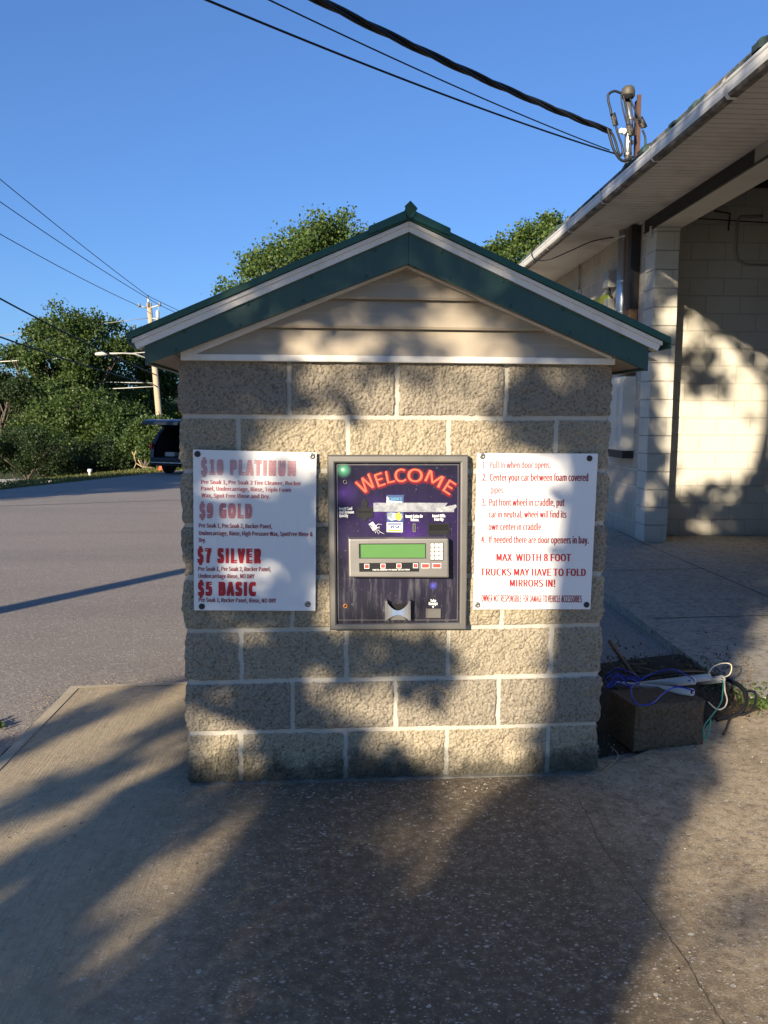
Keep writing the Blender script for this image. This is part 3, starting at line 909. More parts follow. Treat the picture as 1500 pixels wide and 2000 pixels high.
    put(mb, 'eave_fascia', M['green'], kiosk)
# back gable closing wall
mb = MB(); mb.prism([(XL, ZT - 0.002), (XR, ZT - 0.002), (AX, 2.08)], 'y', DEP - 0.02, DEP - 0.001)
put(mb, 'gable_siding', M['siding'], kiosk)
# ridge cap: folded metal with an open, slightly bent end
mb = MB(); w = 0.145; r0 = 2.150
def cap(x, d): return r0 + d - 0.433 * max(0.0, abs(x - 0.02))
for side in (-1, 1):
    xa, xb_ = 0.02 + side * 0.012, 0.02 + side * w
    poly = [(xa, cap(xa, -0.005)), (xb_, cap(xb_, -0.005)), (xb_, cap(xb_, 0)), (xa, cap(xa, 0.002))]
    if side > 0: poly = poly[::-1]
    mb.prism(poly, 'y', -0.137, DEP + 0.137)
    poly = [(xa, cap(xa, -0.030)), (xb_, cap(xb_, -0.026)), (xb_, cap(xb_, 0)), (xa, cap(xa, 0.0))]
    if side > 0: poly = poly[::-1]
    mb.prism(poly, 'y', -0.1405, -0.1372)
    mb.box(min(xb_, xb_ - side * 0.004), max(xb_, xb_ - side * 0.004), -0.136, DEP + 0.136, cap(xb_, -0.024), cap(xb_, -0.0055))
mb.tube([(0.02, -0.139, r0 - 0.004), (0.02, DEP + 0.136, r0 - 0.004)], 0.017, 10)
mb.add([(0.000, -0.150, r0 + 0.006), (0.020, -0.156, r0 + 0.024), (0.046, -0.150, r0 + 0.000), (0.030, -0.147, r0 - 0.032), (0.012, -0.146, r0 - 0.030),
        (0.020, -0.130, r0 + 0.020)], [(0, 4, 3, 2, 1), (0, 1, 5), (1, 2, 5)])
put(mb, 'ridge_cap', M['green_roof'], kiosk)

# ================================================================== SIGNS ON THE KIOSK
def screw(parent, p, dark=False):
    mb = MB()
    mb.lathe([(0.0115, 0), (0.0115, 0.002), (0.0085, 0.004), (0.0035, 0.0042), (0.003, 0.0025)], (p[0], p[1], p[2]), (0, -1, 0), 16)
    put(mb, 'screw', M['screw_dark'] if dark else M['screw'], parent)

def sign(name, corners, label, cat, lines, cx, screws, group=None):
    """corners: TL TR BR BL in photo pixels; cx maps crop coordinates to pixels"""
    Y = -0.024
    P = [at(*c, Y) for c in corners]
    base = (P[2] + P[3]) / 2
    root = empty(name, tuple(base)); tag(root, label, cat, group)
    # panel: thin sheet, very slightly bowed between its screws
    n = 14; vs = []; fs = []
    for j in range(n + 1):
        for i in range(n + 1):
            u_, v_ = i / n, j / n
            p = (P[0] * (1 - u_) + P[1] * u_) * (1 - v_) + (P[3] * (1 - u_) + P[2] * u_) * v_
            vs.append((p[0], p[1], p[2]))
    m = len(vs)
    vs += [(x, y + 0.003, z) for x, y, z in vs]
    q = lambda i, j: j * (n + 1) + i
    for j in range(n):
        for i in range(n):
            fs.append((q(i, j + 1), q(i + 1, j + 1), q(i + 1, j), q(i, j)))
            fs.append((q(i, j) + m, q(i + 1, j) + m, q(i + 1, j + 1) + m, q(i, j + 1) + m))
    ring = [q(i, 0) for i in range(n)] + [q(n, j) for j in range(n)] + [q(i, n) for i in range(n, 0, -1)] + [q(0, j) for j in range(n, 0, -1)]
    for a, b in zip(ring, ring[1:] + ring[:1]): fs.append((a, b, b + m, a + m))
    put(MB().add(vs, fs), 'panel', M['sign_white'], root)
    mb = MB()
    for (s, x0, y0, x1, y1, cap_, mi, off) in lines:
        a = at(*cx(x0, y0), Y - 0.0012); b = at(*cx(x1, y1), Y - 0.0012); c = at(*cx(x0, y0 - cap_), Y - 0.0012)
        write(mb, s, a, b, c, mi, off)
    put(mb, 'lettering', [M['sign_red'], M['sign_maroon'], M['sign_maroon_faded_sunlit'], M['faded_heading'], M['half_faded_heading']], root)
    for (x, y, dk) in screws:
        screw(root, at(*cx(x, y), Y - 0.0005), dk)
    return root

cl = lambda x, y: (360 + x / 5.357, 860 + y / 5.357)
BO = 0.045
sign('price_sign', [(377, 878), (618, 884), (616, 1193), (379, 1192)],
     'white wash price list with faded red headings and four prices from $10 to $5', 'price sign', [
    ('$10 PLATINUM', 172, 350, 1165, 365, 142, 3, BO),
    ('Pre Soak 1, Pre Soak 2 Tire Cleaner, Rocker', 175, 456, 1222, 472, 42, 2, 0.019),
    ('Panel, Undercarriage, Rinse, Triple Foam', 175, 524, 1115, 540, 42, 2, 0.019),
    ('Wax, Spot Free Rinse and Dry.', 178, 597, 895, 608, 42, 2, 0.019),
    ('$9 GOLD', 155, 803, 710, 808, 135, 4, BO),
    ('Pre Soak 1, Pre Soak 2, Rocker Panel,', 152, 912, 918, 922, 44, 1, 0.019),
    ('Undercarriage, Rinse, High Pressure Wax, SpotFree Rinse &', 152, 992, 1343, 1004, 44, 1, 0.019),
    ('Dry.', 152, 1064, 225, 1066, 44, 1, 0.019),
    ('$7 SILVER', 135, 1272, 803, 1278, 135, 0, BO),
    ('Pre Soak 1, Pre Soak 2, Rocker Panel,', 145, 1366, 905, 1370, 44, 1, 0.019),
    ('Undercarriage Rinse, NO DRY', 148, 1440, 733, 1445, 44, 1, 0.019),
    ('$5 BASIC', 140, 1616, 752, 1620, 128, 0, BO),
    ('Pre Soak 1, Rocker Panel, Rinse, NO DRY', 150, 1690, 960, 1700, 44, 1, 0.019)],
    cl, [(138, 143, True), (1338, 165, False), (183, 1738, True), (1290, 1713, False)], 'printed signs screwed to the kiosk')
cr = lambda x, y: (910 + x / 5.357, 870 + y / 5.357)
sign('instruction_sign', [(932, 885), (1168, 886), (1153, 1190), (924, 1190)],
     'white numbered instruction sign in red letters telling drivers how to pull in', 'instruction sign', [
    ('1.  Pull In when door opens.', 172, 240, 888, 240, 72, 2, 0.019),  # paler letter colour paints the sun washing out this corner
    ('2.  Center your car between foam covered', 170, 370, 1280, 372, 75, 1, 0.019),
    ('pipes.', 258, 500, 405, 500, 72, 2, 0.019),  # paler too: sunlit washout put into the letter colour
    ('3.  Put front wheel in craddle, put', 165, 632, 1032, 634, 75, 1, 0.019),
    ('car in neutral, wheel will find its', 237, 755, 1052, 757, 72, 1, 0.019),
    ('own center in craddle.', 235, 886, 802, 888, 72, 1, 0.019),
    ('4.  If needed there are door openers in bay.', 158, 1020, 1285, 1026, 72, 1, 0.019),
    ('MAX  WIDTH 8 FOOT', 318, 1208, 1100, 1212, 76, 0, 0.019),
    ('TRUCKS MAY HAVE TO FOLD', 150, 1362, 1255, 1366, 76, 0, 0.019),
    ('MIRRORS IN!', 458, 1478, 935, 1480, 76, 0, 0.019),
    ('OWNER NOT RESPONSIBLE FOR DAMAGE TO VEHICLE ACCESSORIES', 160, 1635, 1212, 1642, 72, 1, 0.019)],
    cr, [(172, 112, False), (1293, 135, True), (120, 1668, False), (1262, 1666, True)], 'printed signs screwed to the kiosk')

# ================================================================== PAYMENT TERMINAL
YF, YP, YC = -0.046, -0.034, -0.078          # frame front, face panel, console front
T = lambda x, y, Y: at(620 + x / 4.8387, 870 + y / 4.8387, Y)
tb = T(760, 1740, YF)
term = empty('payment_terminal', tuple(tb))
tag(term, 'steel framed purple pay machine with green display and arched WELCOME lettering', 'payment terminal')
def quad_prism(mb, pts_front, depth, mi=0):
    """front outline given as 3-D points (clockwise seen from the front), extruded back by depth"""
    n = len(pts_front); f = [tuple(p) for p in pts_front]; b = [(p[0], p[1] + depth, p[2]) for p in f]
    mb.add(f + b, [tuple(range(n))[::-1], tuple(range(n, 2 * n))] + [(i, (i + 1) % n, (i + 1) % n + n, i + n) for i in range(n)], mi)
outer = [(92, 92), (1425, 92), (1405, 1740), (118, 1745)]
inner = [(165, 165), (1355, 165), (1345, 1675), (180, 1690)]
mb = MB()
O = [T(*p, YF) for p in outer]; I = [T(*p, YF) for p in inner]
O0 = [o * np.array([1, 0, 1]) + np.array([0, 0.02, 0]) for o in O]; I0 = [o * np.array([1, 0, 1]) + np.array([0, YP + 0.004, 0]) for o in I]
Om = [o + (i_ - o) * 0.16 + np.array([0, -0.004, 0]) for o, i_ in zip(O, I)]; Im = [i_ + (o - i_) * 0.2 + np.array([0, -0.004, 0]) for o, i_ in zip(O, I)]
vs = [*O0, *O, *Om, *Im, *I, *I0]
fs = []
for r_ in range(5):
    for k in range(4): fs.append((r_ * 4 + k, r_ * 4 + (k + 1) % 4, r_ * 4 + 4 + (k + 1) % 4, r_ * 4 + 4 + k))
mb.add(vs, [f[::-1] for f in fs])
put(mb, 'frame', M['frame_steel'], term)
# printed face panel
t = NT('purple_face_print')
co = t.coord(); s = t.sep(co)
n = t.noise(5, 4); zc = s[2]
base = t.ramp(zc, [(0.05, (0.017, 0.017, 0.026)), (0.25, (0.018, 0.015, 0.036)), (0.42, (0.018, 0.010, 0.056)), (0.62, (0.007, 0.005, 0.021))])
c = t.mix(t.ramp(n, [(0.35, 0.0), (0.7, 0.55)]), base, (0.012, 0.009, 0.030))
def glow(c, center, r0, col, amt=1.0):
    d = t.n('VectorMath', operation='DISTANCE'); t.l(co, d.inputs[0]); w = wloc(term)
    d.inputs[1].default_value = (center[0] - w.x, center[1] - w.y, center[2] - w.z)
    return t.mix(t.ramp(d.outputs['Value'], [(0.0, amt), (r0 * 0.35, amt * 0.5), (r0, 0.0)]), c, col)
c = glow(c, T(560, 640, YP), 0.075, (0.045, 0.018, 0.16), 0.7)
c = glow(c, T(880, 840, YP), 0.085, (0.055, 0.018, 0.17), 0.8)
c = glow(c, T(245, 450, YP), 0.06, (0.09, 0.04, 0.25), 0.8)
c = glow(c, T(245, 235, YP), 0.030, (0.18, 0.62, 0.36), 1.0)
c = glow(c, T(238, 228, YP), 0.0075, (0.85, 0.95, 0.88), 1.0)
c = glow(c, T(1095, 1325, YP), 0.018, (0.10, 0.10, 0.55), 0.9)
st = t.noise(1, 5, 0.7, t.coord('Object', (45, 45, 5)))
low = t.ramp(zc, [(0.0, 0.8), (0.20, 0.9), (0.26, 0.0)])
c = t.mix(t.math('MULTIPLY', t.ramp(st, [(0.50, 0.0), (0.75, 0.55)]), low), c, (0.17, 0.17, 0.19))
sp = t.noise(130, 2, 0.5)
c = t.mix(t.ramp(sp, [(0.70, 0.0), (0.76, 0.5)]), c, (0.30, 0.28, 0.30))
face_m = t.done(c, t.math('ADD', t.math('MULTIPLY', st, 0.25), 0.22), 0, None, 0.4)
mb = MB()
quad_prism(mb, [T(x, y, YP) for x, y in ((150, 150), (1368, 150), (1358, 1690), (165, 1705))], 0.02)
face = put(mb, 'face_panel', face_m, term)
mb = MB()
d = 6
for (a, b) in (((185, 183), (1338, 183)), ((1330, 183), (1322, 1658)), ((195, 1650), (1330, 1650)), ((185, 183), (197, 1658))):
    pa, pb = T(*a, YP - 0.0006), T(*b, YP - 0.0006)
    o_ = np.array([0, 0, 0.0008]) if abs(a[1] - b[1]) < 50 else np.array([0.0008, 0, 0])
    mb.add([pa - o_, pb - o_, pb + o_, pa + o_], [(0, 1, 2, 3)])
put(mb, 'border_line', M['steel'], term)
# WELCOME, arched, each letter turned on the curve
mb = MB()
letters = [('W', 455, 378, -32, 150, 170), ('E', 590, 322, -22, 92, 128), ('L', 690, 300, -14, 82, 118), ('C', 790, 285, -6, 118, 132), ('O', 925, 285, 4, 148, 132), ('M', 1110, 318, 24, 150, 130), ('E', 1245, 398, 38, 95, 128)]
letters = [('W', 460, 365, -33, 165, 140), ('E', 592, 325, -19, 82, 128), ('L', 688, 297, -12, 78, 118), ('C', 785, 286, -5, 112, 130), ('O', 925, 286, 5, 150, 130), ('M', 1105, 318, 26, 165, 118), ('E', 1248, 398, 33, 88, 128)]
for (chx, x, y, ang, w_, h_) in letters:
    for k, (off, mi, push) in enumerate(((0.085, 2, 0.0008), (0.055, 0, 0.0014), (-0.012, 1, 0.0020))):
        v1, f1 = text_geo(chx, 0.0, 6)
        n_ = 1 if k == 2 else 7
        wd = (0.04, 0.006, 0.0)[k]; ring = [(wd * math.cos(2 * math.pi * i / n_), wd * math.sin(2 * math.pi * i / n_)) for i in range(n_)] if k < 2 else [(0, 0)]
        v = np.concatenate([v1 + r_ for r_ in ring]); f = [tuple(q + i * len(v1) for q in g) for i in range(n_) for g in f1]
        lay = np.repeat(np.arange(n_), len(v1)) * 0.00005
        c0 = (v1.min(0) + v1.max(0)) / 2; ext = v1.max(0) - v1.min(0) + 0.012
        sx, sy = w_ / ext[0], h_ / ext[1]
        vv = (v - c0) * (sx, sy)
        if k == 2: vv = vv + (-2.5, 3.0)
        if k == 0: vv = vv + (4, -5)
        a = rad(ang); ca, sa = math.cos(a), math.sin(a)
        px = x + vv[:, 0] * ca + vv[:, 1] * sa * 1.0; py = y + vv[:, 0] * sa * 1.0 - vv[:, 1] * ca
        mb.add([T(p, q, YP - push - l_) for p, q, l_ in zip(px, py, lay)], f, mi)
put(mb, 'welcome_lettering', [M['orange_red'], M['orange_light'], M['maroon_dark']], term)
mb = MB()
Yt = YP - 0.001
LW = [[('Insert Card', 205, 610, 328, 610, 28), ('And Remove', 205, 643, 345, 643, 28), ('Quickly', 205, 676, 290, 676, 28)],
      [('Insert Coins Or', 833, 682, 996, 682, 27), ('Tokens', 878, 715, 955, 715, 27)],
      [('Insert Bills', 1087, 678, 1208, 678, 27), ('Face Up', 1105, 711, 1190, 711, 27)],
      [('Take', 1066, 1480, 1122, 1480, 26), ('Receipt', 1052, 1508, 1136, 1508, 26)]]
for k, words_ in enumerate(LW):
    mb = MB()
    for (s_, x0, y0, x1, y1, cap_) in words_:
        write(mb, s_, T(x0, y0, Yt), T(x1, y1, Yt), T(x0, y0 - cap_, Yt), 0, 0.03)
    if k == 3: mb.add([T(1082, 1518, Yt), T(1104, 1518, Yt), T(1093, 1538, Yt)], [(0, 2, 1)])
    put(mb, 'label_lettering', M['white'], term)
# card-in-hand pictogram
mb = MB()
mb.add([T(*p, Yt) for p in ((485, 745), (522, 720), (566, 778), (528, 808))], [(0, 3, 2, 1)], 0)
mb.add([T(*p, Yt - 0.0004) for p in ((492, 752), (500, 746), (545, 806), (536, 806))], [(0, 3, 2, 1)], 1)
for ln in ([(548, 765), (575, 742), (612, 748)], [(556, 780), (590, 778), (580, 765)], [(540, 800), (550, 830), (562, 808), (578, 838), (590, 815), (632, 838)], [(530, 790), (560, 800), (575, 800), (600, 822)]):
    mb.tube([T(*p, Yt) for p in ln], 0.0009, 5)
put(mb, 'card_pictogram', [M['white'], M['dark']], term)
# card reader, coin slot, bill slot, receipt slot
mb = MB()
quad_prism(mb, [T(*p, YP - 0.004) for p in ((372, 585), (425, 585), (415, 540), (445, 498), (478, 540), (470, 585), (525, 585), (525, 680), (478, 684), (447, 725), (412, 684), (372, 682))], 0.006)
cdr = put(mb, 'card_reader', M['black'], term)
mb = MB(); quad_prism(mb, [T(*p, YP - 0.0055) for p in ((390, 622), (512, 622), (512, 634), (390, 634))], 0.002); put(mb, 'card_slot', M['dark'], cdr)
def slot(name, q, border, mat_in, mat_rim):
    x0, y0, x1, y1 = q; b = border
    mb = MB()
    for r_ in ((x0, y0, x1, y0 + b), (x0, y1 - b, x1, y1), (x0, y0 + b, x0 + b, y1 - b), (x1 - b, y0 + b, x1, y1 - b)):
        quad_prism(mb, [T(*p, YP - 0.004) for p in ((r_[0], r_[1]), (r_[2], r_[1]), (r_[2], r_[3]), (r_[0], r_[3]))], 0.006)
    rim = put(mb, name, mat_rim, term)
    mb = MB(); quad_prism(mb, [T(*p, YP - 0.0008) for p in ((x0 + b - 1, y0 + b - 1), (x1 - b + 1, y0 + b - 1), (x1 - b + 1, y1 - b + 1), (x0 + b - 1, y1 - b + 1))], 0.004)
    put(mb, 'opening', mat_in, rim)
    return rim
slot('coin_slot', (900, 738, 928, 818), 9, M['dark'], M['screw'])
bs = slot('bill_slot', (1046, 737, 1252, 846), 15, M['dark'], M['black'])
mb = MB(); quad_prism(mb, [T(*p, YP - 0.0065) for p in ((1064, 802), (1236, 802), (1242, 832), (1058, 832))], 0.005); put(mb, 'bill_lip', M['black'], bs)
slot('receipt_slot', (1026, 1543, 1165, 1630), 8, M['frame_steel'], M['frame_steel'])
# locks
for (x, y, mk) in ((262, 345, 'frame_steel'), (264, 1516, 'rust')):
    mb = MB(); c0 = T(x, y, YP)
    mb.lathe([(0.0087, 0), (0.0087, 0.003), (0.0075, 0.0052), (0.0052, 0.0052), (0.0048, 0.001)], c0, (0, -1, 0), 24)
    lk = put(mb, 'lock', M[mk], term)
    mb = MB(); mb.lathe([(0.0047, 0), (0.0047, 0.002)], c0 + np.array([0, 0.0, 0]), (0, -1, 0), 16); put(mb, 'keyhole', M['dark'], lk)
# stickers and tape
mb = MB()
def patch(mb, pts, Y, mi=0): mb.add([T(*p, Y) for p in pts], [tuple(range(len(pts)))[::-1]], mi)
patch(mb, ((653, 468), (815, 468), (812, 820), (655, 818)), YP - 0.0007, 0)
patch(mb, ((653, 520), (802, 532), (800, 545), (653, 545)), YP - 0.0012, 3)
patch(mb, ((655, 480), (680, 505), (655, 520)), YP - 0.0012, 3)
write(mb, 'CHOICE', T(672, 520, YP - 0.0014), T(803, 520, YP - 0.0014), T(672, 492, YP - 0.0014), 4, 0.03)
patch(mb, ((660, 640), (690, 632), (735, 640), (762, 655), (800, 640), (806, 680), (780, 712), (740, 700), (700, 712), (660, 690)), YP - 0.0012, 5)
patch(mb, ((735, 650), (775, 628), (790, 660), (795, 690), (765, 712), (735, 690)), YP - 0.0015, 2)
patch(mb, ((655, 728), (803, 728), (803, 820), (655, 818)), YP - 0.0014, 3)
patch(mb, ((664, 735), (795, 735), (795, 750), (664, 750)), YP - 0.0018, 1)
patch(mb, ((664, 795), (797, 795), (797, 813), (664, 812)), YP - 0.0018, 2)
a, b, c0 = T(682, 784, YP - 0.0018), T(776, 784, YP - 0.0018), T(690, 755, YP - 0.0018)
write(mb, 'VISA', a, b, c0, 1, 0.03)
put(mb, 'card_stickers', [M['navy'], M['navy'], M['gold'], M['white'], M['cyan'], M['sticker']], term)
mb = MB()
patch(mb, ((528, 545), (545, 540), (650, 543), (760, 540), (775, 556), (800, 541), (1232, 543), (1205, 578), (1310, 558), (1316, 580), (1292, 602), (1290, 630), (820, 628), (650, 626), (530, 626)), YP - 0.0026)
put(mb, 'tape_strip', M['tape'], term)
# console
mb = MB()
cor = [(292, 882), (1240, 878), (1243, 1252), (298, 1248)]
bm = bmesh.new()
A = [T(*p, YC) for p in cor]; B = [np.array([p[0], YP + 0.001, p[2]]) for p in A]
bv = [bm.verts.new(p) for p in A + B]
for f in ((3, 2, 1, 0), (4, 5, 6, 7), (0, 1, 5, 4), (1, 2, 6, 5), (2, 3, 7, 6), (3, 0, 4, 7)): bm.faces.new([bv[i] for i in f])
bmesh.ops.bevel(bm, geom=[e for e in bm.edges if min(v.co.y for v in e.verts) < YP - 0.01], offset=0.006, segments=3, profile=0.6, affect='EDGES')
bm.verts.index_update()
mb.add([v.co.copy() for v in bm.verts], [tuple(v.index for v in f.verts) for f in bm.faces]); bm.free()
con = put(mb, 'console', M['steel'], term)
mb = MB(); quad_prism(mb, [T(*p, YC - 0.0012) for p in ((390, 928), (1025, 925), (1025, 1068), (393, 1068))], 0.003); scr = put(mb, 'display_bezel', M['black'], con)
mb = MB(); quad_prism(mb, [T(*p, YC - 0.0020) for p in ((408, 936), (1018, 933), (1018, 1062), (410, 1062))], 0.003); put(mb, 'display', M['lcd'], con)
mb = MB(); quad_prism(mb, [T(*p, YC - 0.0012) for p in ((393, 1112), (958, 1106), (960, 1192), (396, 1194))], 0.003); put(mb, 'button_strip', M['black'], con)
mb = MB(); quad_prism(mb, [T(*p, YC - 0.0012) for p in ((1066, 922), (1192, 922), (1192, 1086), (1068, 1086))], 0.003); kp = put(mb, 'keypad', M['black'], con)
mb = MB()
keys = ['1', '2', '3', '4', '5', '6', '7', '8', '9', 'No', '0', 'Yes']
for k, s_ in enumerate(keys):
    x0 = 1071 + (k % 3) * 40.5; y0 = 927 + (k // 3) * 39.5
    quad_prism(mb, [T(*p, YC - 0.0032) for p in ((x0, y0), (x0 + 33, y0), (x0 + 33, y0 + 33), (x0, y0 + 33))], 0.003, 0)
    w_ = 12 if len(s_) == 1 else 22
    write(mb, s_, T(x0 + 16 - w_ / 2, y0 + 24, YC - 0.0036), T(x0 + 16 + w_ / 2, y0 + 24, YC - 0.0036), T(x0 + 16 - w_ / 2, y0 + 9, YC - 0.0036), 1, 0.02)
put(mb, 'key', [M['white'], M['frame_steel']], con)
for (x, y, w_, h_, s_) in ((466, 1142, 46, 44, '?'), (619, 1140, 46, 44, '?'), (770, 1139, 46, 44, '?'), (927, 1137, 46, 44, '?'), (1020, 1138, 76, 44, 'CANCEL'), (1128, 1137, 82, 44, 'ENTER')):
    mb = MB()
    quad_prism(mb, [T(*p, YC - 0.0026) for p in ((x - w_ / 2, y - h_ / 2), (x + w_ / 2, y - h_ / 2), (x + w_ / 2, y + h_ / 2), (x - w_ / 2, y + h_ / 2))], 0.003, 0)
    k = 5
    quad_prism(mb, [T(*p, YC - 0.0034) for p in ((x - w_ / 2 + k, y - h_ / 2 + k), (x + w_ / 2 - k, y - h_ / 2 + k), (x + w_ / 2 - k, y + h_ / 2 - k), (x - w_ / 2 + k, y + h_ / 2 - k))], 0.003, 1)
    if s_ == '?':
        mb.add([T(*p, YC - 0.0038) for p in ((x - 11, y), (x, y - 13), (x + 11, y), (x + 4, y), (x + 4, y + 12), (x - 4, y + 12), (x - 4, y))], [(6, 5, 4, 3, 2, 1, 0)], 2)
    else:
        write(mb, s_, T(x - w_ * 0.36, y + 9, YC - 0.0038), T(x + w_ * 0.36, y + 9, YC - 0.0038), T(x - w_ * 0.36, y - 8, YC - 0.0038), 2, 0.02)
    put(mb, 'push_button', [M['white'], M['button_red'], M['orange_light']], con)
mb = MB(); write(mb, 'PRESS ARROW TO MAKE SELECTION', T(522, 1182, YC - 0.0016), T(870, 1180, YC - 0.0016), T(522, 1170, YC - 0.0016), 0, 0.02)
put(mb, 'console_lettering', M['white'], con)
# coin return cup: open scoop with raised cheeks
mb = MB()
n = 16
pf = []; 
for k in range(n + 1):
    s_ = k / n; x = 655 + (865 - 655) * s_; sag = math.sin(math.pi * s_)
    pf.append((x, 1478 + 82 * sag ** 0.8))
fr = [T(x, y, YP - 0.030) for x, y in pf]; lo = [T(655 + (865 - 655) * k / n, 1652 - 50 * math.sin(math.pi * k / n), YP - 0.034) for k in range(n + 1)]
bk = [T(x, max(y, 1500) + 10, YP - 0.002) for x, y in pf]; lb = [T(655 + (865 - 655) * k / n, 1656, YP - 0.002) for k in range(n + 1)]
for a, b in ((fr, lo), (lo, lb)):
    mb.add(a + b, [(k, k + 1, k + n + 2, k + n + 1)[::-1] for k in range(n)], 0, True)
for x0, x1 in ((640, 660), (860, 880)):
    quad_prism(mb, [T(*p, YP - 0.033) for p in ((x0, 1470), (x1, 1470), (x1, 1655), (x0, 1655))], 0.032)
cup = put(mb, 'coin_return_cup', M['chrome'], term)
mb = MB(); quad_prism(mb, [T(*p, YP - 0.0012) for p in ((662, 1500), (858, 1500), (858, 1640), (662, 1640))], 0.002); put(mb, 'cup_opening', M['dark'], cup)
mb = MB(); mb.add([T(x, y, YP - 0.0355) for x, y in [(685, 1650)] + [(685 + 155 * k / 12, 1650 - 46 * math.sin(math.pi * k / 12)) for k in range(13)] + [(840, 1650)]], [tuple(range(15))[::-1]])
put(mb, 'cup_front', M['frame_steel'], cup)

# ================================================================== CAR WASH BUILDING
bld = empty('car_wash_building', tuple(P0), -BYAW)
tag(bld, 'long cream and grey block car wash with open bay and white soffit', 'building')
H = 3.64
def part(mb, name, mats, parent=bld): return mb.build(name, mats, parent)
# facade wall: block courses with the bay's jamb at its near end
def jagged_wall(mb, x0, x1, y0, y1, z0, z1, mi=0):
    mb.bbox(x0, x1, y0, y1, z0, z1, 0.006, mi)
mb = MB()
mb.box(0, 0.262, 0.30, 10.0, 0, 3.70)
part(mb, 'facade_wall', M['cmu_grey'])
mb = MB()
for k in range(18):           # jamb pier: single painted blocks, each a hair out of line
    z0 = k * 0.2032; z1 = min(3.5, z0 + 0.2032)
    if z1 <= z0: break
    e = 0.004 * hash_noise(k, 1.5, 0.9); e2 = 0.005 * hash_noise(k, 4.5, 0.7)
    mb.bbox(-0.002 + e, 0.266 + e2, -0.004 + e, 0.2995, z0, z1 - 0.0015, 0.006)
part(mb, 'jamb_pier', M['cmu_cream'])
mb = MB(); mb.box(0.2625, 7.0, 0.52, 0.72, 0, 4.3); part(mb, 'bay_wall', M['cmu_cream'])
mb = MB(); mb.box(7.0, 7.2, -5.0, 10.0, 0, 4.3); part(mb, 'rear_wall', M['cmu_grey'])
mb = MB(); mb.box(0.0, 0.262, -4.9, -4.4, 0, 3.4995); mb.box(0.2625, 6.999, -5.0, -4.8, 0, 4.3); part(mb, 'end_wall', M['cmu_cream'])
mb = MB(); mb.box(0.0, 7.0, 9.9, 10.1, 0, 3.6); part(mb, 'end_wall', M['cmu_grey'])
mb = MB(); mb.box(0.003, 0.29, -4.79, 0.299, 3.5005, 4.2); part(mb, 'bay_lintel', M['lintel_white'])
mb = MB(); mb.box(-0.010, 0.0025, -4.8, 0.36, 3.503, 3.70); mb.box(-0.022, -0.0105, -4.8, 0.36, 3.502, 3.515); part(mb, 'steel_plate', M['steel_dark'])
mb = MB(); mb.box(-0.016, -0.0108, -4.8, -2.25, 3.52, 3.64); part(mb, 'patch_plate', M['box_grey'])
mb = MB(); mb.box(-0.035, -0.0115, 0.10, 0.125, 3.40, 3.53); part(mb, 'bracket', M['pvc'])
mb = MB(); mb.box(0.26, 7.0, -4.8, 0.52, 4.2, 4.3)
for k in range(9): mb.box(0.3, 6.99, -4.5 + k * 0.6, -4.46 + k * 0.6, 4.02, 4.1999)
part(mb, 'bay_ceiling', M['ceiling'])
# conduit looped on the bay wall
mb = MB(); mb.tube([(1.42, 0.505, 3.75), (1.16, 0.505, 3.74), (1.13, 0.505, 3.70), (1.12, 0.505, 3.36), (1.15, 0.505, 3.25), (1.25, 0.505, 3.20), (1.8, 0.505, 3.19)], 0.016, 8); part(mb, 'bay_conduit', M['box_grey'])
mb = MB(); mb.tube([(0.85, 0.505, 3.80), (1.03, 0.49, 3.77), (1.02, 0.495, 3.58)], 0.010, 6)
mb.tube([(0.50, 0.51, 3.72), (1.9, 0.51, 3.66)], 0.006, 5); part(mb, 'bay_wiring', M['cable'])
# soffit panels running out from the wall
mb = MB(); mb.box(-0.745, -0.0105, -5.2, 10.2, H + 0.008, H + 0.02, 1)
y = -5.2
while y < 10.2:
    mb.box(-0.744, -0.0108, y + 0.006, y + 0.094, H, H + 0.0075, 0); y += 0.10
part(mb, 'soffit', [M['soffit'], M['soffit_gap']])
mb = MB(); mb.box(-0.040, -0.0112, 0.37, 10.2, H - 0.016, H - 0.0005); part(mb, 'soffit_trim', M['lintel_white'])
mb = MB(); mb.box(-0.765, -0.7455, -5.2, 10.2, H - 0.05, 3.78); part(mb, 'fascia', M['gutter_dirty'])
# gutter: white front, grimy belly
mb = MB()
prof = [(-0.766, 3.558), (-0.820, 3.558), (-0.838, 3.580)]
pr2 = [(-0.838, 3.580), (-0.846, 3.604), (-0.846, 3.640), (-0.853, 3.650), (-0.853, 3.668), (-0.846, 3.668)]
for prf, mi in ((prof, 1), (pr2, 0)):
    n = len(prf)
    mb.add([(x, -5.2, z) for x, z in prf] + [(x, 10.2, z) for x, z in prf], [(k, k + 1, k + 1 + n, k + n)[::-1] for k in range(n - 1)], mi)
mb.add([(-0.846, -5.2, 3.668), (-0.846, 10.2, 3.668), (-0.770, 10.2, 3.57), (-0.770, -5.2, 3.57)], [(0, 1, 2, 3)], 1)
gut = part(mb, 'gutter', [M['gutter'], M['gutter_dirty']])
for yy in (-3.55, -2.15, -0.75, 0.55, 1.6, 3.0, 4.4, 5.8):
    mb = MB(); d = 0.006
    pts = [(-0.764, 3.552), (-0.823, 3.552), (-0.843, 3.578), (-0.852, 3.604), (-0.852, 3.640), (-0.860, 3.650), (-0.860, 3.676), (-0.80, 3.68)]
    n = len(pts); w_ = 0.028 if yy > -3.5 else 0.045
    vs = [(x, yy, z) for x, z in pts] + [(x, yy + w_, z) for x, z in pts]
    mb.add(vs, [(k, k + 1, k + 1 + n, k + n)[::-1] for k in range(n - 1)])
    mb.build('gutter_strap', M['gutter'], gut)
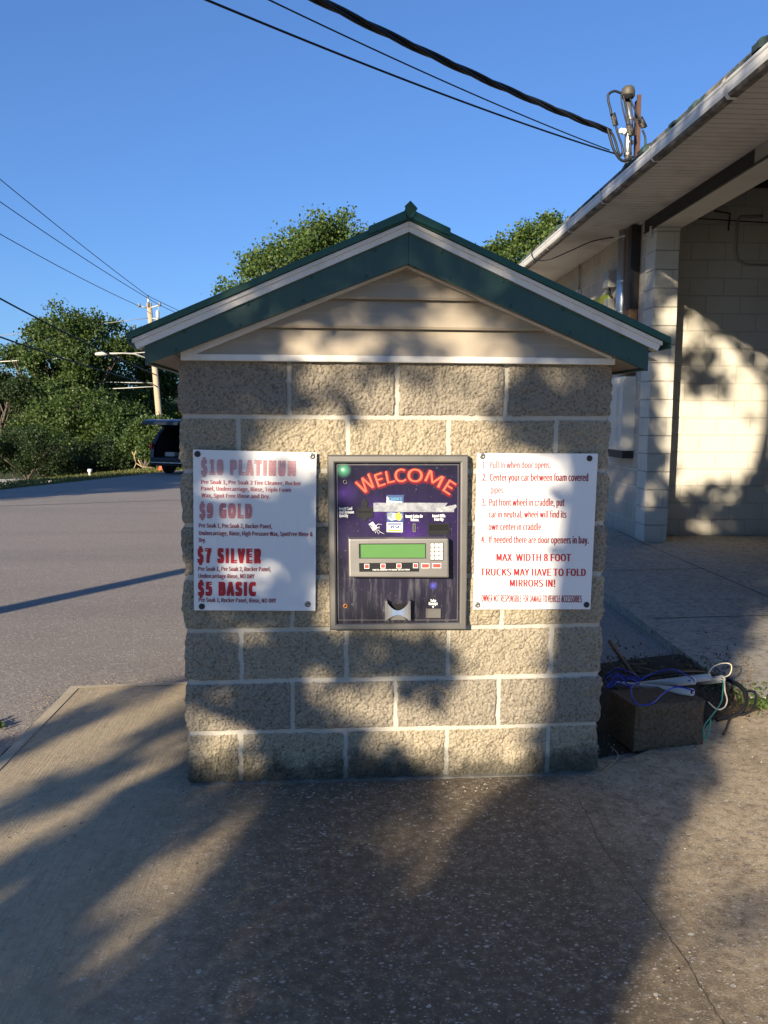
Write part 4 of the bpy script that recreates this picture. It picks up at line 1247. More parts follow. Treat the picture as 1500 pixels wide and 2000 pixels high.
# roof with thick tabbed shingles overhanging the gutter
mb = MB()
zr = lambda x: 3.705 + (x + 0.80) * 0.36
mb.prism([(-0.80, zr(-0.80) - 0.02), (7.4, zr(7.4) - 0.02), (7.4, zr(7.4) + 0.006), (-0.80, zr(-0.80) + 0.006)], 'y', -5.3, 10.3)
y = -5.3; k = 0
rg = random.Random(9)
while y < 10.2:
    w_ = rg.uniform(0.08, 0.17)
    if rg.random() < 0.62:
        h = rg.uniform(0.015, 0.048); xo = rg.uniform(-0.03, 0.02)
        mb.prism([(-0.815 + xo, zr(-0.815) + 0.002), (-0.5, zr(-0.5) + 0.003), (-0.52, zr(-0.52) + h), (-0.815 + xo, zr(-0.815) + h)], 'y', y, y + w_)
        if rg.random() < 0.5: mb.prism([(-0.80 + xo, zr(-0.80) + h), (-0.55, zr(-0.55) + h), (-0.57, zr(-0.57) + h + 0.02), (-0.79 + xo, zr(-0.79) + h + 0.02)], 'y', y + 0.02, y + w_ - 0.02)
    y += w_ + rg.uniform(0.005, 0.06)
part(mb, 'roof', M['shingle'])

def bobj(name, label, cat, x, y, z):
    p = P0 + E1 * x + E2 * y
    o = empty(name, (p[0], p[1], z), -BYAW); tag(o, label, cat); return o
# things fixed on the facade
o = bobj('vent_pipe', 'shiny round metal stack standing against the facade under the soffit', 'pipe', -0.085, 0.83, 1.93)
mb = MB(); mb.lathe([(0.072, 0), (0.072, 1.705)], (0, 0, 0), (0, 0, 1), 24); mb.build('pipe', M['galv'], o)
for z in (0.60, 0.74, 1.10, 1.62):
    mb = MB(); mb.lathe([(0.0735, z), (0.076, z + 0.006), (0.076, z + 0.02), (0.0735, z + 0.026)], (0, 0, 0), (0, 0, 1), 24); mb.build('band', M['galv'], o)
o = bobj('corner_post', 'dark brown post between metal stack and bay pier', 'post', -0.06, 0.60, 1.925)
mb = MB(); mb.bbox(-0.05, 0.055, -0.12, 0.10, 0, 1.70, 0.006); mb.build('post', M['brown_post'], o)
mb = MB(); mb.bbox(-0.056, 0.05, -0.127, -0.02, 0.75, 1.702, 0.004); mb.build('cover_strip', M['steel_dark'], o)
o = bobj('wall_cabinet', 'tall cream metal cabinet fixed on the wall beside the kiosk', 'cabinet', -0.075, 0.80, 1.0)
mb = MB(); mb.bbox(-0.07, 0.073, -0.36, 0.36, 0.03, 0.90, 0.006); mb.build('body', M['cabinet_white'], o)
mb = MB(); mb.bbox(-0.082, -0.0705, -0.35, 0.35, 0.04, 0.89, 0.003); mb.build('door', M['cabinet_white'], o)
mb = MB(); mb.box(-0.06, 0.07, -0.34, 0.34, -0.06, 0.0295); mb.build('base', M['steel_dark'], o)
mb = MB(); mb.box(-0.09, -0.0825, -0.20, -0.185, 0.05, 0.88); mb.box(-0.087, -0.0825, -0.15, -0.14, 0.05, 0.88); mb.build('hinge', M['cabinet_white'], o)
o = bobj('electric_box', 'grey electrical box on the wall left of the metal stack', 'electrical box', -0.06, 1.42, 3.05)
mb = MB(); mb.bbox(-0.05, 0.058, -0.12, 0.12, 0.0, 0.21, 0.006); mb.build('body', M['box_grey'], o)
mb = MB(); mb.bbox(-0.058, -0.0505, -0.115, 0.115, 0.01, 0.215, 0.004); mb.build('lid', M['box_grey'], o)
mb = MB(); mb.tube([(0, 0.0, -0.001), (0, 0.0, -0.08), (0.02, -0.05, -0.12)], 0.016, 8); mb.build('conduit_stub', M['cable'], o)
o = bobj('meter_socket', 'round grey meter low on the wall beside the metal stack', 'meter', -0.06, 1.45, 2.62)
mb = MB(); mb.bbox(-0.03, 0.055, -0.09, 0.09, 0.12, 0.30, 0.005); mb.build('body', M['box_grey'], o)
mb = MB(); mb.tube([(-0.03, 0.05, 0.135), (-0.09, 0.04, 0.12), (-0.10, 0.0, 0.05), (-0.02, -0.02, -0.1), (0.02, 0, -0.3)], 0.017, 8); mb.build('hose', M['cable'], o)
o = bobj('yellow_sign', 'faded yellow green sign board on the block wall', 'sign', -0.012, 2.05, 2.50)
mb = MB(); mb.bbox(-0.006, 0.010, -0.43, 0.43, 0, 0.53, 0.002); mb.build('board', M['yellow'], o)
o = bobj('wall_lamp', 'small floodlight on a conduit drop below the soffit', 'lamp', -0.03, 3.0, 3.06)
mb = MB(); mb.tube([(0, 0, 0.20), (0, 0, 0.578)], 0.013, 8); mb.build('conduit', M['box_grey'], o)
mb = MB(); mb.bbox(-0.04, 0.028, -0.05, 0.05, 0.08, 0.205, 0.006); mb.build('junction_box', M['pvc'], o)
mb = MB(); mb.tube([(-0.02, 0.05, 0.17), (-0.06, 0.20, 0.19), (-0.08, 0.34, 0.18)], [0.016, 0.018, 0.03], 8); mb.build('arm', M['steel_dark'], o)
for dy in (0.03, 0.34):
    mb = MB(); mb.lathe([(0.02, 0), (0.035, 0.02), (0.058, 0.09), (0.062, 0.11), (0.05, 0.112)], (-0.06, dy, 0.08), (-0.6, 0.0, -0.7), 16); mb.build('lamp_head', M['pvc'], o)
o = bobj('soffit_cable', 'loose black cable looping from the gutter to the metal stack', 'cable', -0.80, 1.9, 3.55)
mb = MB()
lp = []
ctl = [(-0.05, 0.35, 0.17), (-0.075, 0.45, 0.10), (-0.06, 0.25, -0.02), (0.05, -0.05, -0.075), (0.25, -0.35, -0.02), (0.45, -0.55, 0.055), (0.62, -0.65, 0.08), (0.70, -0.70, 0.085)]
def spline(ctl, n=8):
    P = [Vector(p) for p in ctl]; P = [P[0] * 2 - P[1]] + P + [P[-1] * 2 - P[-2]]; out = []
    for i in range(1, len(P) - 2):
        for k in range(n):
            t_ = k / n; a, b, c, d = P[i - 1:i + 3]
            out.append(0.5 * ((2 * b) + (c - a) * t_ + (2 * a - 5 * b + 4 * c - d) * t_ ** 2 + (3 * b - a - 3 * c + d) * t_ ** 3))
    out.append(P[-2]); return out
mb.tube(spline(ctl), 0.0075, 6); mb.build('cable', M['cable'], o)

rgx = np.random.default_rng(31); V = []; F = []
spots = []
for k in range(420): 
    s_ = rgx.random(); spots.append((-1.66 - 0.08 * (1 - s_) - abs(rgx.normal(0, 0.05)), -1.0 + 2.25 * s_, -0.020))
for k in range(320): spots.append((-1.62 + 0.9 * rgx.random(), 1.27 + abs(rgx.normal(0, 0.08)), -0.020))
for k in range(500): spots.append((rgx.uniform(-0.85, 0.85), -0.05 - abs(rgx.normal(0, 0.07)), 0.001))
for k in range(900): spots.append((rgx.uniform(-1.5, 2.2), rgx.uniform(-1.5, 0.0), 0.001))
for k in range(500): spots.append((rgx.uniform(0.85, 2.0), rgx.normal(0.25, 0.12), 0.002))
for (x, y, z) in spots:
    r_ = 0.0016 + 0.0042 * rgx.random() ** 2.5; o_ = len(V)
    for q in ((1, 0, 0), (0, 1, 0), (-1, 0, 0), (0, -1, 0), (0, 0, 0.8), (0.6, 0.5, 0.5), (-0.5, -0.6, 0.55)):
        d_ = rgx.uniform(0.7, 1.2, 3); V.append((x + q[0] * r_ * d_[0], y + q[1] * r_ * d_[1], z + q[2] * r_ * d_[2]))
    F += [tuple(o_ + i for i in f_) for f_ in ((0, 1, 5), (0, 5, 4), (1, 4, 5), (1, 2, 4), (2, 3, 6), (2, 6, 4), (3, 4, 6), (3, 0, 4))]
t = NT('loose_grit'); g_ = t.n('NewGeometry')
grit = array_mesh('gravel', V, F, t.done(t.ramp(g_.outputs['Random Per Island'], [(0.0, (0.10, 0.085, 0.07)), (0.6, (0.26, 0.22, 0.17)), (1.0, (0.48, 0.43, 0.35))]), 0.9)); tag(grit, kind='stuff')

# ================================================================== SERVICE MAST AND ITS CABLES
MY = 5.75
def mp(px, py, Y=MY): return Vector(at(px, py, Y))
mbase = mp(1228, 335)
mast = empty('service_mast', tuple(mbase)); tag(mast, 'metal service mast with weatherhead and looped wires rising through the roof edge', 'service mast')
R1 = 0.038
mb = MB(); mb.tube([mp(1228, 345), mp(1226, 280), mp(1230, 235), mp(1224, 186)], R1, 16); put(mb, 'pipe', M['mast_pipe'], mast)
mb = MB()
top = mp(1226, 190)
mb.lathe([(0.05, 0), (0.066, 0.02), (0.070, 0.07), (0.062, 0.105), (0.040, 0.125), (0.012, 0.132)], top + Vector((0.005, -0.01, -0.02)), (-0.1, -0.06, 1), 18)
put(mb, 'weatherhead', M['rust_grey'], mast)
mb = MB(); mb.lathe([(0.052, 0), (0.052, 0.05)], top + Vector((-0.012, -0.035, -0.03)), (-0.1, -0.3, 1), 14); put(mb, 'weatherhead_opening', M['dark'], mast)
mb = MB()
b0, b1 = mp(1243, 330, MY + 0.07), mp(1246, 196, MY + 0.07)
ax = (b1 - b0); L = ax.length
Mx = Matrix.Translation(b0) @ ax.to_track_quat('Z', 'Y').to_matrix().to_4x4()
mb.bbox(-0.045, 0.045, -0.02, 0.02, 0, L, 0.004, 0, Mx); mb.bbox(0.012, 0.044, -0.018, 0.022, L - 0.001, L + 0.045, 0.003, 0, Mx)
put(mb, 'backing_board', M['wood'], mast)
def connector(p, q, r):
    mb = MB(); p, q = Vector(p), Vector(q)
    n = 4; pts = []; rs = []
    for k in range(n * 2 + 1):
        pts.append(p.lerp(q, k / (n * 2))); rs.append(r if k % 2 else r * 0.72)
    mb.tube(pts, rs, 10); mb_ = put(mb, 'connector', M['dark_rubber'], mast)
    mb = MB(); off = Vector((r * 1.0, 0.0, r * 0.3)); mb.tube([p + off, q + off], r * 0.85, 8); put(mb, 'connector_cover', M['rubber'], mb_)
connector(mp(1195, 222, MY - .05), mp(1201, 246, MY - .05), 0.021)
connector(mp(1228, 245, MY - .09), mp(1231, 266, MY - .09), 0.026)
connector(mp(1247, 230, MY - .03), mp(1257, 250, MY - .03), 0.024)
for i, (ctl, r_) in enumerate((
        ([(1213, 182), (1200, 178), (1189, 184), (1188, 196), (1192, 212), (1194, 224)], 0.013),
        ([(1203, 247), (1207, 262), (1214, 282), (1216, 295), (1212, 304), (1204, 302)], 0.012),
        ([(1187, 252), (1192, 270), (1198, 290), (1206, 305), (1216, 314), (1228, 312), (1236, 306)], 0.015),
        ([(1185, 250), (1196, 262), (1203, 280), (1208, 298), (1212, 304)], 0.013),
        ([(1217, 186), (1222, 205), (1227, 228), (1229, 244)], 0.010),
        ([(1213, 185), (1215, 205), (1222, 235), (1227, 246)], 0.008),
        ([(1230, 190), (1236, 206), (1244, 222), (1250, 236)], 0.009),
        ([(1231, 266), (1231, 285), (1230, 300), (1227, 310)], 0.010),
        ([(1255, 254), (1260, 268), (1260, 284), (1254, 298), (1246, 310)], 0.011))):
    mb = MB(); mb.tube(spline([mp(x, y, MY - 0.075 - 0.01 * (i % 3)) for x, y in ctl], 6), r_, 8); put(mb, 'wire_loop', M['cable'], mast)
mb = MB(); mb.lathe([(0.02, 0), (0.034, 0.012), (0.034, 0.03), (0.022, 0.045), (0.030, 0.06), (0.018, 0.075)], mp(1222, 258, MY - .03), (-1, -0.3, 0.1), 14); put(mb, 'insulator', M['white'], mast)
mb = MB()
for (x, y) in ((1226, 305), (1229, 282), (1230, 236)):
    mb = MB(); mb.lathe([(0.041, 0), (0.043, 0.004), (0.043, 0.03), (0.041, 0.034)], mp(x, y), (0, 0, 1), 16); put(mb, 'clamp', M['frame_steel'], mast)
mb = MB(); mb.lathe([(0.11, -0.03), (0.075, 0.01), (0.045, 0.06), (0.041, 0.07)], mp(1228, 332), (0, 0, 1), 18); put(mb, 'roof_boot', M['rubber'], mast)

# wooden service pole, out of the frame, whose shadow crosses the asphalt
CP = Vector((-5.83, -1.84, 0.0))
def sag_cable(p, q, sag, n=40):
    p, q = Vector(p), Vector(q)
    return [p.lerp(q, k / n) - Vector((0, 0, 4 * sag * (k / n) * (1 - k / n))) for k in range(n + 1)]
def via(p, qxy, px, py, sag):
    """far attachment height so that the sagging span from p to column qxy is sighted at pixel (px, py)"""
    d = ray(px, py); p = Vector(p)
    # solve CAM + t d = p + s (q - p) in plan
    A = np.array([[d[0], -(qxy[0] - p.x)], [d[1], -(qxy[1] - p.y)]])
    t_, s = np.linalg.solve(A, np.array([p.x - CAM[0], p.y - CAM[1]]))
    z = CAM[2] + t_ * d[2]
    return (z - p.z * (1 - s) + 4 * sag * s * (1 - s)) / s
def wire(name, label, pts, r, mat, cat='wire', group=None):
    o = MB().tube(pts, r, 6).build(name, mat); tag(o, label, cat, group); return o
A0 = mp(1190, 256)
zc1 = via(A0, (CP.x, CP.y), 622, 0, 0.30)
main = sag_cable(A0, (CP.x, CP.y, zc1), 0.30, 90)
mb = MB()
for ph in range(3):
    pts = []
    for i, p in enumerate(main):
        a = i * 0.52 + ph * 2 * math.pi / 3; off = 0.017
        side_ = Vector((0.62, -0.78, 0))
        pts.append(p + side_ * math.cos(a) * off + Vector((0, 0, 1)) * math.sin(a) * off)
    mb.tube(pts, 0.0155, 7)
o = mb.build('service_cable', M['cable']); tag(o, 'thick black twisted service cable running up to the top edge', 'cable')
A1, A2 = mp(1204, 301), mp(1190, 293)
z2 = via(A1, (CP.x, CP.y), 404, 0, 0.22); z3 = via(A2, (CP.x, CP.y), 526, 0, 0.22)
wire('overhead_wire', 'lowest thin black wire running from the mast across the sky', sag_cable(A1, (CP.x, CP.y, z2), 0.22, 60), 0.0085, M['cable'])
wire('overhead_wire', 'thinnest black wire between the twisted cable and the lowest wire', sag_cable(A2, (CP.x, CP.y, z3), 0.22, 60), 0.0062, M['cable'])
print('service pole attach', zc1, z2, z3)
sp = empty('service_pole', tuple(CP)); tag(sp, 'wooden service pole carrying the drop cables towards the roof mast', 'utility pole')
ptop = max(zc1, z2, z3) + 0.5
mb = MB(); mb.tube([(CP.x, CP.y, -0.5), (CP.x, CP.y, ptop)], [0.125, 0.095], 14); put(mb, 'pole', M['pole_wood'], sp)
for z in (zc1, z2, z3):
    mb = MB(); mb.tube([(CP.x + 0.09, CP.y + 0.08, z), (CP.x, CP.y, z)], 0.02, 8); put(mb, 'hook', M['galv'], sp)

# ================================================================== LOOSE BLOCK, PIPES AND WIRES BESIDE THE KIOSK
bb = empty('concrete_block', (1.19, 0.34, 0.0)); tag(bb, 'loose rough brown concrete block lying beside the kiosk corner', 'concrete block')
# front face (split, rough), two smooth faces
fl, fr_, bl = Vector(at(1237, 1472, 0.20)), Vector(on_z(1372, 1453)), Vector(on_z(1187, 1442))
fl.z = 0; d1 = (fr_ - fl); d1.z = 0; d1n = d1.normalized(); d2n = Vector((-d1n.y, d1n.x, 0))
Lb, Db, Hb = 0.338, 0.21, 0.203
bm = bmesh.new(); nxb, nyb, nzb = 44, 22, 22
def bpt(a, b, c):
    p = fl + d1n * (a * Lb) + d2n * (b * Db) + Vector((0, 0, c * Hb - 0.004))
    if b == 0:
        e = min(a, 1 - a, c, 1 - c)
        p -= d2n * (0.010 * noise.noise(p * 9) + 0.007 * noise.noise(p * 32) + 0.004 * noise.noise(p * 80) + 0.008 * min(1, e * 8))
    else: p += Vector((0.0025 * noise.noise(p * 30), 0, 0.0025 * noise.noise(p * 37)))
    return p
def grid(f, na, nb_):
    o = []
    for j in range(nb_ + 1): o.append([bm.verts.new(f(i / na, j / nb_)) for i in range(na + 1)])
    for j in range(nb_):
        for i in range(na): bm.faces.new((o[j][i], o[j][i + 1], o[j + 1][i + 1], o[j + 1][i]))
grid(lambda a, c: bpt(a, 0, c), nxb, nzb); grid(lambda a, c: bpt(1 - a, 1, c), nxb, nzb)
grid(lambda b, c: bpt(0, 1 - b, c), nyb, nzb); grid(lambda b, c: bpt(1, b, c), nyb, nzb)
grid(lambda a, b: bpt(a, b, 1), nxb, nyb)
bmesh.ops.remove_doubles(bm, verts=bm.verts, dist=0.0004)
bm.verts.index_update()
mb = MB(); mb.add([v.co.copy() for v in bm.verts], [tuple(v.index for v in f.verts) for f in bm.faces]); bm.free()
put(mb, 'block', M['rough_block'], bb)
ZP = Hb + 0.012
def zpt(px, py, z): return Vector(on_z(px, py, z))
pipes = [((1205, 1337), (1352, 1352), 0.225, 'grey conduit lying nearest along the top of the loose block'),
         ((1240, 1340), (1356, 1330), 0.232, 'grey conduit slanting up behind the nearest conduit'),
         ((1255, 1338), (1387, 1322), 0.238, 'long grey conduit ending beside the white wired conduit'),
         ((1352, 1333), (1411, 1326), 0.225, 'short pale conduit holding white and green wires')]
pend = []
for (a, b, z, lab) in pipes:
    q = zpt(*b, z); p = zpt(*a, 0.13)
    if (q - p).length < 0.25: p = q + (p - q).normalized() * 0.3
    o = empty('plastic_conduit', tuple(p)); tag(o, lab, 'pipe', 'cut conduits on the loose block')
    mb = MB(); mb.pipe(p, q, 0.0165, 0.0115, 20); pp_ = put(mb, 'pipe', M['pvc'], o)
    mb = MB(); ax_ = (q - p).normalized(); mb.lathe([(0.0114, 0), (0.0114, 0.002)], q - ax_ * 0.012, ax_, 16); put(mb, 'bore', M['dark'], pp_)  # near-black disc stands in for the shade inside the pipe
    pend.append(q)
def loose(name, label, cat, ctl, r, mat, n=8, group=None):
    o = MB().tube(spline(ctl, n), r, 6).build(name, mat); tag(o, label, cat, group); return o
loose('blue_wire', 'blue wire looping down over the front of the loose block', 'wire', [pend[0] + Vector((-.02, .01, 0)), pend[0] + Vector((-.0, -.01, .012)), zpt(1320, 1342, .245), zpt(1295, 1355, .235), Vector(at(1275, 1373, .16)), Vector(at(1252, 1377, .16)), Vector(at(1237, 1368, .17)), zpt(1233, 1345, .25), zpt(1245, 1332, .26)], 0.0032, M['blue_wire'])
loose('blue_wire', 'blue wire arching into the upper grey conduit', 'wire', [pend[1] + Vector((-.03, .0, 0)), pend[1] + Vector((-.005, .0, .008)), zpt(1340, 1318, .27), zpt(1318, 1308, .29), zpt(1296, 1309, .28), zpt(1270, 1318, .25), zpt(1245, 1330, .225)], 0.0032, M['blue_wire'])
rg = random.Random(3)
for k in range(7):
    a = zpt(1178 + rg.uniform(0, 14), 1335 + rg.uniform(-14, 12), 0.20); c = zpt(1245 + rg.uniform(-12, 12), 1328 + rg.uniform(-8, 8), 0.23)
    m1 = a.lerp(c, 0.35) + Vector((0, rg.uniform(-.04, .04), rg.uniform(0, .045))); m2 = a.lerp(c, 0.7) + Vector((0, rg.uniform(-.04, .04), rg.uniform(-.01, .03)))
    loose('blue_wire', 'one of the tangled blue wires between kiosk and conduits', 'wire', [a, m1, m2, c], 0.003, M['blue_wire'], 8, 'tangled blue wires')
e = pend[3]
loose('white_wire', 'white wire looping above the short pale conduit', 'wire', [zpt(1384, 1314, .26), Vector(at(1392, 1303, e.y)), Vector(at(1408, 1296, e.y)), Vector(at(1424, 1296, e.y)), Vector(at(1429, 1304, e.y)), Vector(at(1424, 1318, e.y)), e + Vector((-.01, .0, .004)), e + Vector((-.05, 0, 0))], 0.0028, M['white_wire'])
loose('white_wire', 'white wires drooping from the short conduit to the right', 'wire', [e + Vector((-.03, 0, -.004)), e + Vector((.004, -.003, -.006)), Vector(at(1416, 1350, e.y - .03)), Vector(at(1420, 1368, e.y - .04)), Vector(at(1414, 1382, e.y - .05)), Vector(at(1400, 1385, e.y - .06)), Vector(at(1383, 1371, e.y - .06))], 0.0034, M['white_wire'])
loose('green_wire', 'green wire hanging from the short conduit down past the block', 'wire', [e + Vector((-.03, 0, -.004)), e + Vector((.0, -.004, -.008)), Vector(at(1411, 1355, e.y - .06)), Vector(at(1408, 1372, e.y - .1)), Vector(at(1393, 1394, .27)), Vector(at(1377, 1415, .22)), Vector(at(1374, 1430, .21)), Vector(at(1377, 1446, .2)), Vector(at(1385, 1425, .23)), Vector(at(1388, 1405, .25))], 0.0030, M['green_wire'])
loose('black_hose', 'dark hose looping over the soil behind the loose block', 'hose', [zpt(1250, 1325, .12), zpt(1285, 1316, .14), zpt(1330, 1312, .14), zpt(1375, 1313, .10), zpt(1415, 1325, .05), zpt(1450, 1345, .03), zpt(1457, 1372, .02), zpt(1440, 1395, .015), zpt(1400, 1405, .012)], 0.011, M['cable'])
loose('black_hose', 'thin black cord coiled on the weeds right of the loose block', 'cord', [zpt(1455, 1350, .03), zpt(1472, 1352, .05), zpt(1476, 1366, .03), zpt(1466, 1390, .02), zpt(1430, 1400, .02), zpt(1418, 1425, .012), zpt(1413, 1434, .01)], 0.006, M['cable'])
loose('stick', 'dark stick leaning over the soil behind the loose block', 'stick', [zpt(1246, 1328, .12), zpt(1222, 1297, .16), Vector(at(1191, 1253, .62))], [0.010] * 17, M['twig'])
for (a, b, c, lab) in (((1182, 1318), (1215, 1300), (1262, 1296), 'thin dry twig lying across the soil'), ((1205, 1284), (1240, 1300), (1285, 1312), 'bent brown twig arching over the soil')):
    loose('twig', lab, 'twig', [zpt(*a, .03), zpt(*b, .07), zpt(*c, .03)], 0.0045, M['twig'])
loose('dry_straw', 'pale dry straw on the concrete by the kiosk corner', 'straw', [zpt(1172, 1512, .004), zpt(1190, 1496, .006), zpt(1206, 1481, .006), zpt(1205, 1470, .012), zpt(1193, 1458, .004)], 0.0022, M['straw'])
# leaf litter and weeds: uncountable
def blades(name, pts, hgt, mat, seed, spread=0.5, width=0.003):
    rgx = np.random.default_rng(seed); n = len(pts); V = []; 
    P = np.array(pts); a = rgx.uniform(0, 2 * np.pi, n); h = hgt * rgx.uniform(0.4, 1.0, n); lean = rgx.uniform(0, spread, n)
    dx, dy = np.cos(a), np.sin(a); w = width * rgx.uniform(0.6, 1.4, n)
    b0_ = P + np.c_[-dy * w, dx * w, 0 * w]; b1_ = P + np.c_[dy * w, -dx * w, 0 * w]
    m = P + np.c_[dx * h * lean * .4, dy * h * lean * .4, h * .6]; m0 = m + np.c_[-dy * w, dx * w, 0 * w] * .8; m1 = m + np.c_[dy * w, -dx * w, 0 * w] * .8
    tip = P + np.c_[dx * h * lean, dy * h * lean, h * (1 - .3 * lean)]
    V = np.stack([b0_, b1_, m1, m0, tip], 1).reshape(-1, 3); k = np.arange(n) * 5
    F = np.concatenate([np.stack([k, k + 1, k + 2, k + 3], 1), np.stack([k + 3, k + 2, k + 4, k + 4], 1)])
    me = bpy.data.meshes.new(name); me.from_pydata(V.tolist(), [], [tuple(dict.fromkeys(f)) for f in F.tolist()]); me.materials.append(mat)
    o = bpy.data.objects.new(name, me); COL.objects.link(o); tag(o, kind='stuff'); return o
rgx = np.random.default_rng(5); pts = []
for k in range(700):
    u_ = rgx.uniform(0, 1); p = zpt(1330 + u_ * 170 + rgx.normal(0, 8), 1310 + u_ * 70 + rgx.normal(0, 9), 0.0); pts.append((p.x, p.y, -0.01))
for k in range(110):
    p = zpt(1440 + rgx.uniform(0, 60), 1362 + rgx.normal(0, 12), 0.0); pts.append((p.x, p.y, 0.0))
for k in range(30):
    p = zpt(-2 + rgx.normal(0, 4), 1418 + rgx.normal(0, 4), -0.02); pts.append((p.x, p.y, -0.02))
blades('weeds', pts, 0.038, M['leaf'], 2, 1.6, 0.008)
pts = []
for k in range(1500):
    p = zpt(1180 + rgx.uniform(0, 290), 1330 + rgx.normal(0, 30), 0.0)
    if p.x > 0.85 and p.y > 0.4: pts.append((p.x, p.y, 0.0))
blades('leaf_litter', pts, 0.035, M['twig'], 8, 2.2, 0.005)

# ================================================================== TREES
def leaf_faces(cent, size, rgx, up=0.35):
    """one bent diamond leaf per centre"""
    n = len(cent)
    d = rgx.normal(size=(n, 3)); d /= np.linalg.norm(d, axis=1)[:, None]
    nr = rgx.normal(size=(n, 3)); nr[:, 2] += up; nr -= d * (nr * d).sum(1)[:, None]; nr /= np.linalg.norm(nr, axis=1)[:, None] + 1e-9
    s = np.cross(d, nr)
    L = size * rgx.uniform(0.6, 1.3, n)[:, None]; w = L * rgx.uniform(0.32, 0.5, n)[:, None]
    a = cent - d * L * 0.5; c = cent + d * L * 0.5; m = cent - nr * L * 0.08
    V = np.stack([a, m + s * w, c, m - s * w], 1).reshape(-1, 3)
    k = np.arange(n)[:, None] * 4
    return V, k + np.array([0, 1, 2, 3])

def limbs(mb, base, top, r0, r1, wob, seed, n=10):
    b, t_ = Vector(base), Vector(top); pts = []; rs = []
    for k in range(n + 1):
        s = k / n
        p = b.lerp(t_, s) + Vector((noise.noise(Vector((seed, s * 3, 0))), noise.noise(Vector((seed, s * 3, 9))), 0.3 * noise.noise(Vector((seed, s * 3, 5))))) * wob * math.sin(math.pi * min(1, s * 1.2) * 0.8)
        pts.append(p); rs.append(r0 * (1 - s) + r1 * s)
    mb.tube(pts, rs, 9)
    return pts

def tree(name, label, base, blobs, nleaf, size, mat, seed, trunk_r=0.2, group=None, twig=14, spread=0.28, cat='tree', gap=0.06):
    """blobs: (x, y, z, r) crown masses in world space"""
    base = Vector(base); root = empty(name, tuple(base)); tag(root, label, cat, group)
    rgx = np.random.default_rng(seed); B0 = np.array(blobs, float); B = B0
    # trunk and a limb to every mass
    mb = MB(); cz = B[:, 2].mean(); top = Vector((B[:, 0].mean(), B[:, 1].mean(), cz))
    tp = limbs(mb, base - Vector((0, 0, 0.3)), top, trunk_r, trunk_r * 0.45, 0.5, seed)
    for i, b in enumerate(B):
        st = tp[min(len(tp) - 1, max(2, int(len(tp) * (0.35 + 0.5 * (i % 5) / 5))))]
        lp = limbs(mb, st, Vector(b[:3]) + Vector((0, 0, b[3] * 0.3)), trunk_r * 0.42, trunk_r * 0.06, 0.4, seed + i * 3.1, 7)
        for q in range(4):
            dv = rgx.normal(size=3); dv /= np.linalg.norm(dv); dv[2] = abs(dv[2]) * 0.6
            limbs(mb, lp[3 + q % 4], Vector(b[:3] + dv * b[3] * 0.9), trunk_r * 0.13, trunk_r * 0.03, 0.2, seed + i + q * 1.7, 5)
    put(mb, 'trunk', M['bark'], root)
    sat = []
    for b in B0:
        for q in range(6):
            dv = rgx.normal(size=3); dv /= np.linalg.norm(dv); k = rgx.uniform(0.28, 0.5)
            sat.append((*(b[:3] + dv * b[3] * rgx.uniform(0.7, 1.15)), b[3] * k))
    B = np.concatenate([B0 * np.array([1, 1, 1, 0.82]), np.array(sat)])
    w = B[:, 3] ** 2; ntw = nleaf // twig
    pick = rgx.choice(len(B), ntw, p=w / w.sum())
    d = rgx.normal(size=(ntw, 3)); d /= np.linalg.norm(d, axis=1)[:, None]
    rr = 0.45 + 0.65 * rgx.random(ntw) ** 0.8
    T_ = B[pick, :3] + d * (B[pick, 3] * rr)[:, None] * np.array([1, 1, 0.85])
    # gaps: drop twigs where a slow noise is low
    fq = 1.5 / max(0.5, B0[:, 3].mean())
    keep = np.array([noise.noise(Vector(p) * fq) + 0.5 * noise.noise(Vector(p) * fq * 2.6) > gap for p in T_])
    T_ = T_[keep]
    cent = (T_[:, None, :] + rgx.normal(size=(len(T_), twig, 3)) * spread * np.array([1, 1, 0.7])).reshape(-1, 3)
    V, F = leaf_faces(cent, size, rgx)
    V = V - np.array(base)
    array_mesh('crown', V, F, mat, root)
    return root

def P3(px, py, Y): return at(px, py, Y)
def blob_px(lst, Y, jitter, seed):
    """crown masses sketched as (pixel x, pixel y, pixel radius), given real places around distance Y"""
    rgx = np.random.default_rng(seed); out = []
    for (x, y, r) in lst:
        yy = Y + rgx.uniform(-jitter, jitter); p = P3(x, y, yy); out.append((p[0], p[1], p[2], r * (yy + 3.146) / FPX))
    return out

# behind the kiosk and the building
bl = blob_px([(480, 560, 42), (520, 530, 48), (560, 505, 50), (575, 470, 36), (600, 452, 34), (630, 470, 48), (665, 448, 36), (690, 470, 40), (640, 520, 60), (700, 520, 50), (560, 560, 60), (640, 580, 60), (720, 570, 55), (500, 600, 50)], 24, 1.6, 1)
tree('maple_tree', 'green leafy tree rising behind the left slope of the kiosk roof', (-0.2, 24, -0.7), bl, 60000, 0.105, M['leaf_light'], 11, 0.22, None, 12, 0.17)
bl = blob_px([(985, 490, 34), (1010, 470, 32), (1030, 462, 24), (1000, 520, 40), (1060, 455, 24), (1085, 448, 20), (1050, 490, 34), (1090, 480, 34), (1120, 500, 40), (1060, 530, 50), (990, 560, 50), (1130, 560, 60)], 30, 1.5, 2)
tree('maple_tree', 'pale green leafy tree showing above the far end of the car wash gutter', (8.0, 30.5, -0.9), bl, 50000, 0.12, M['leaf_light'], 12, 0.22, None, 12, 0.19)
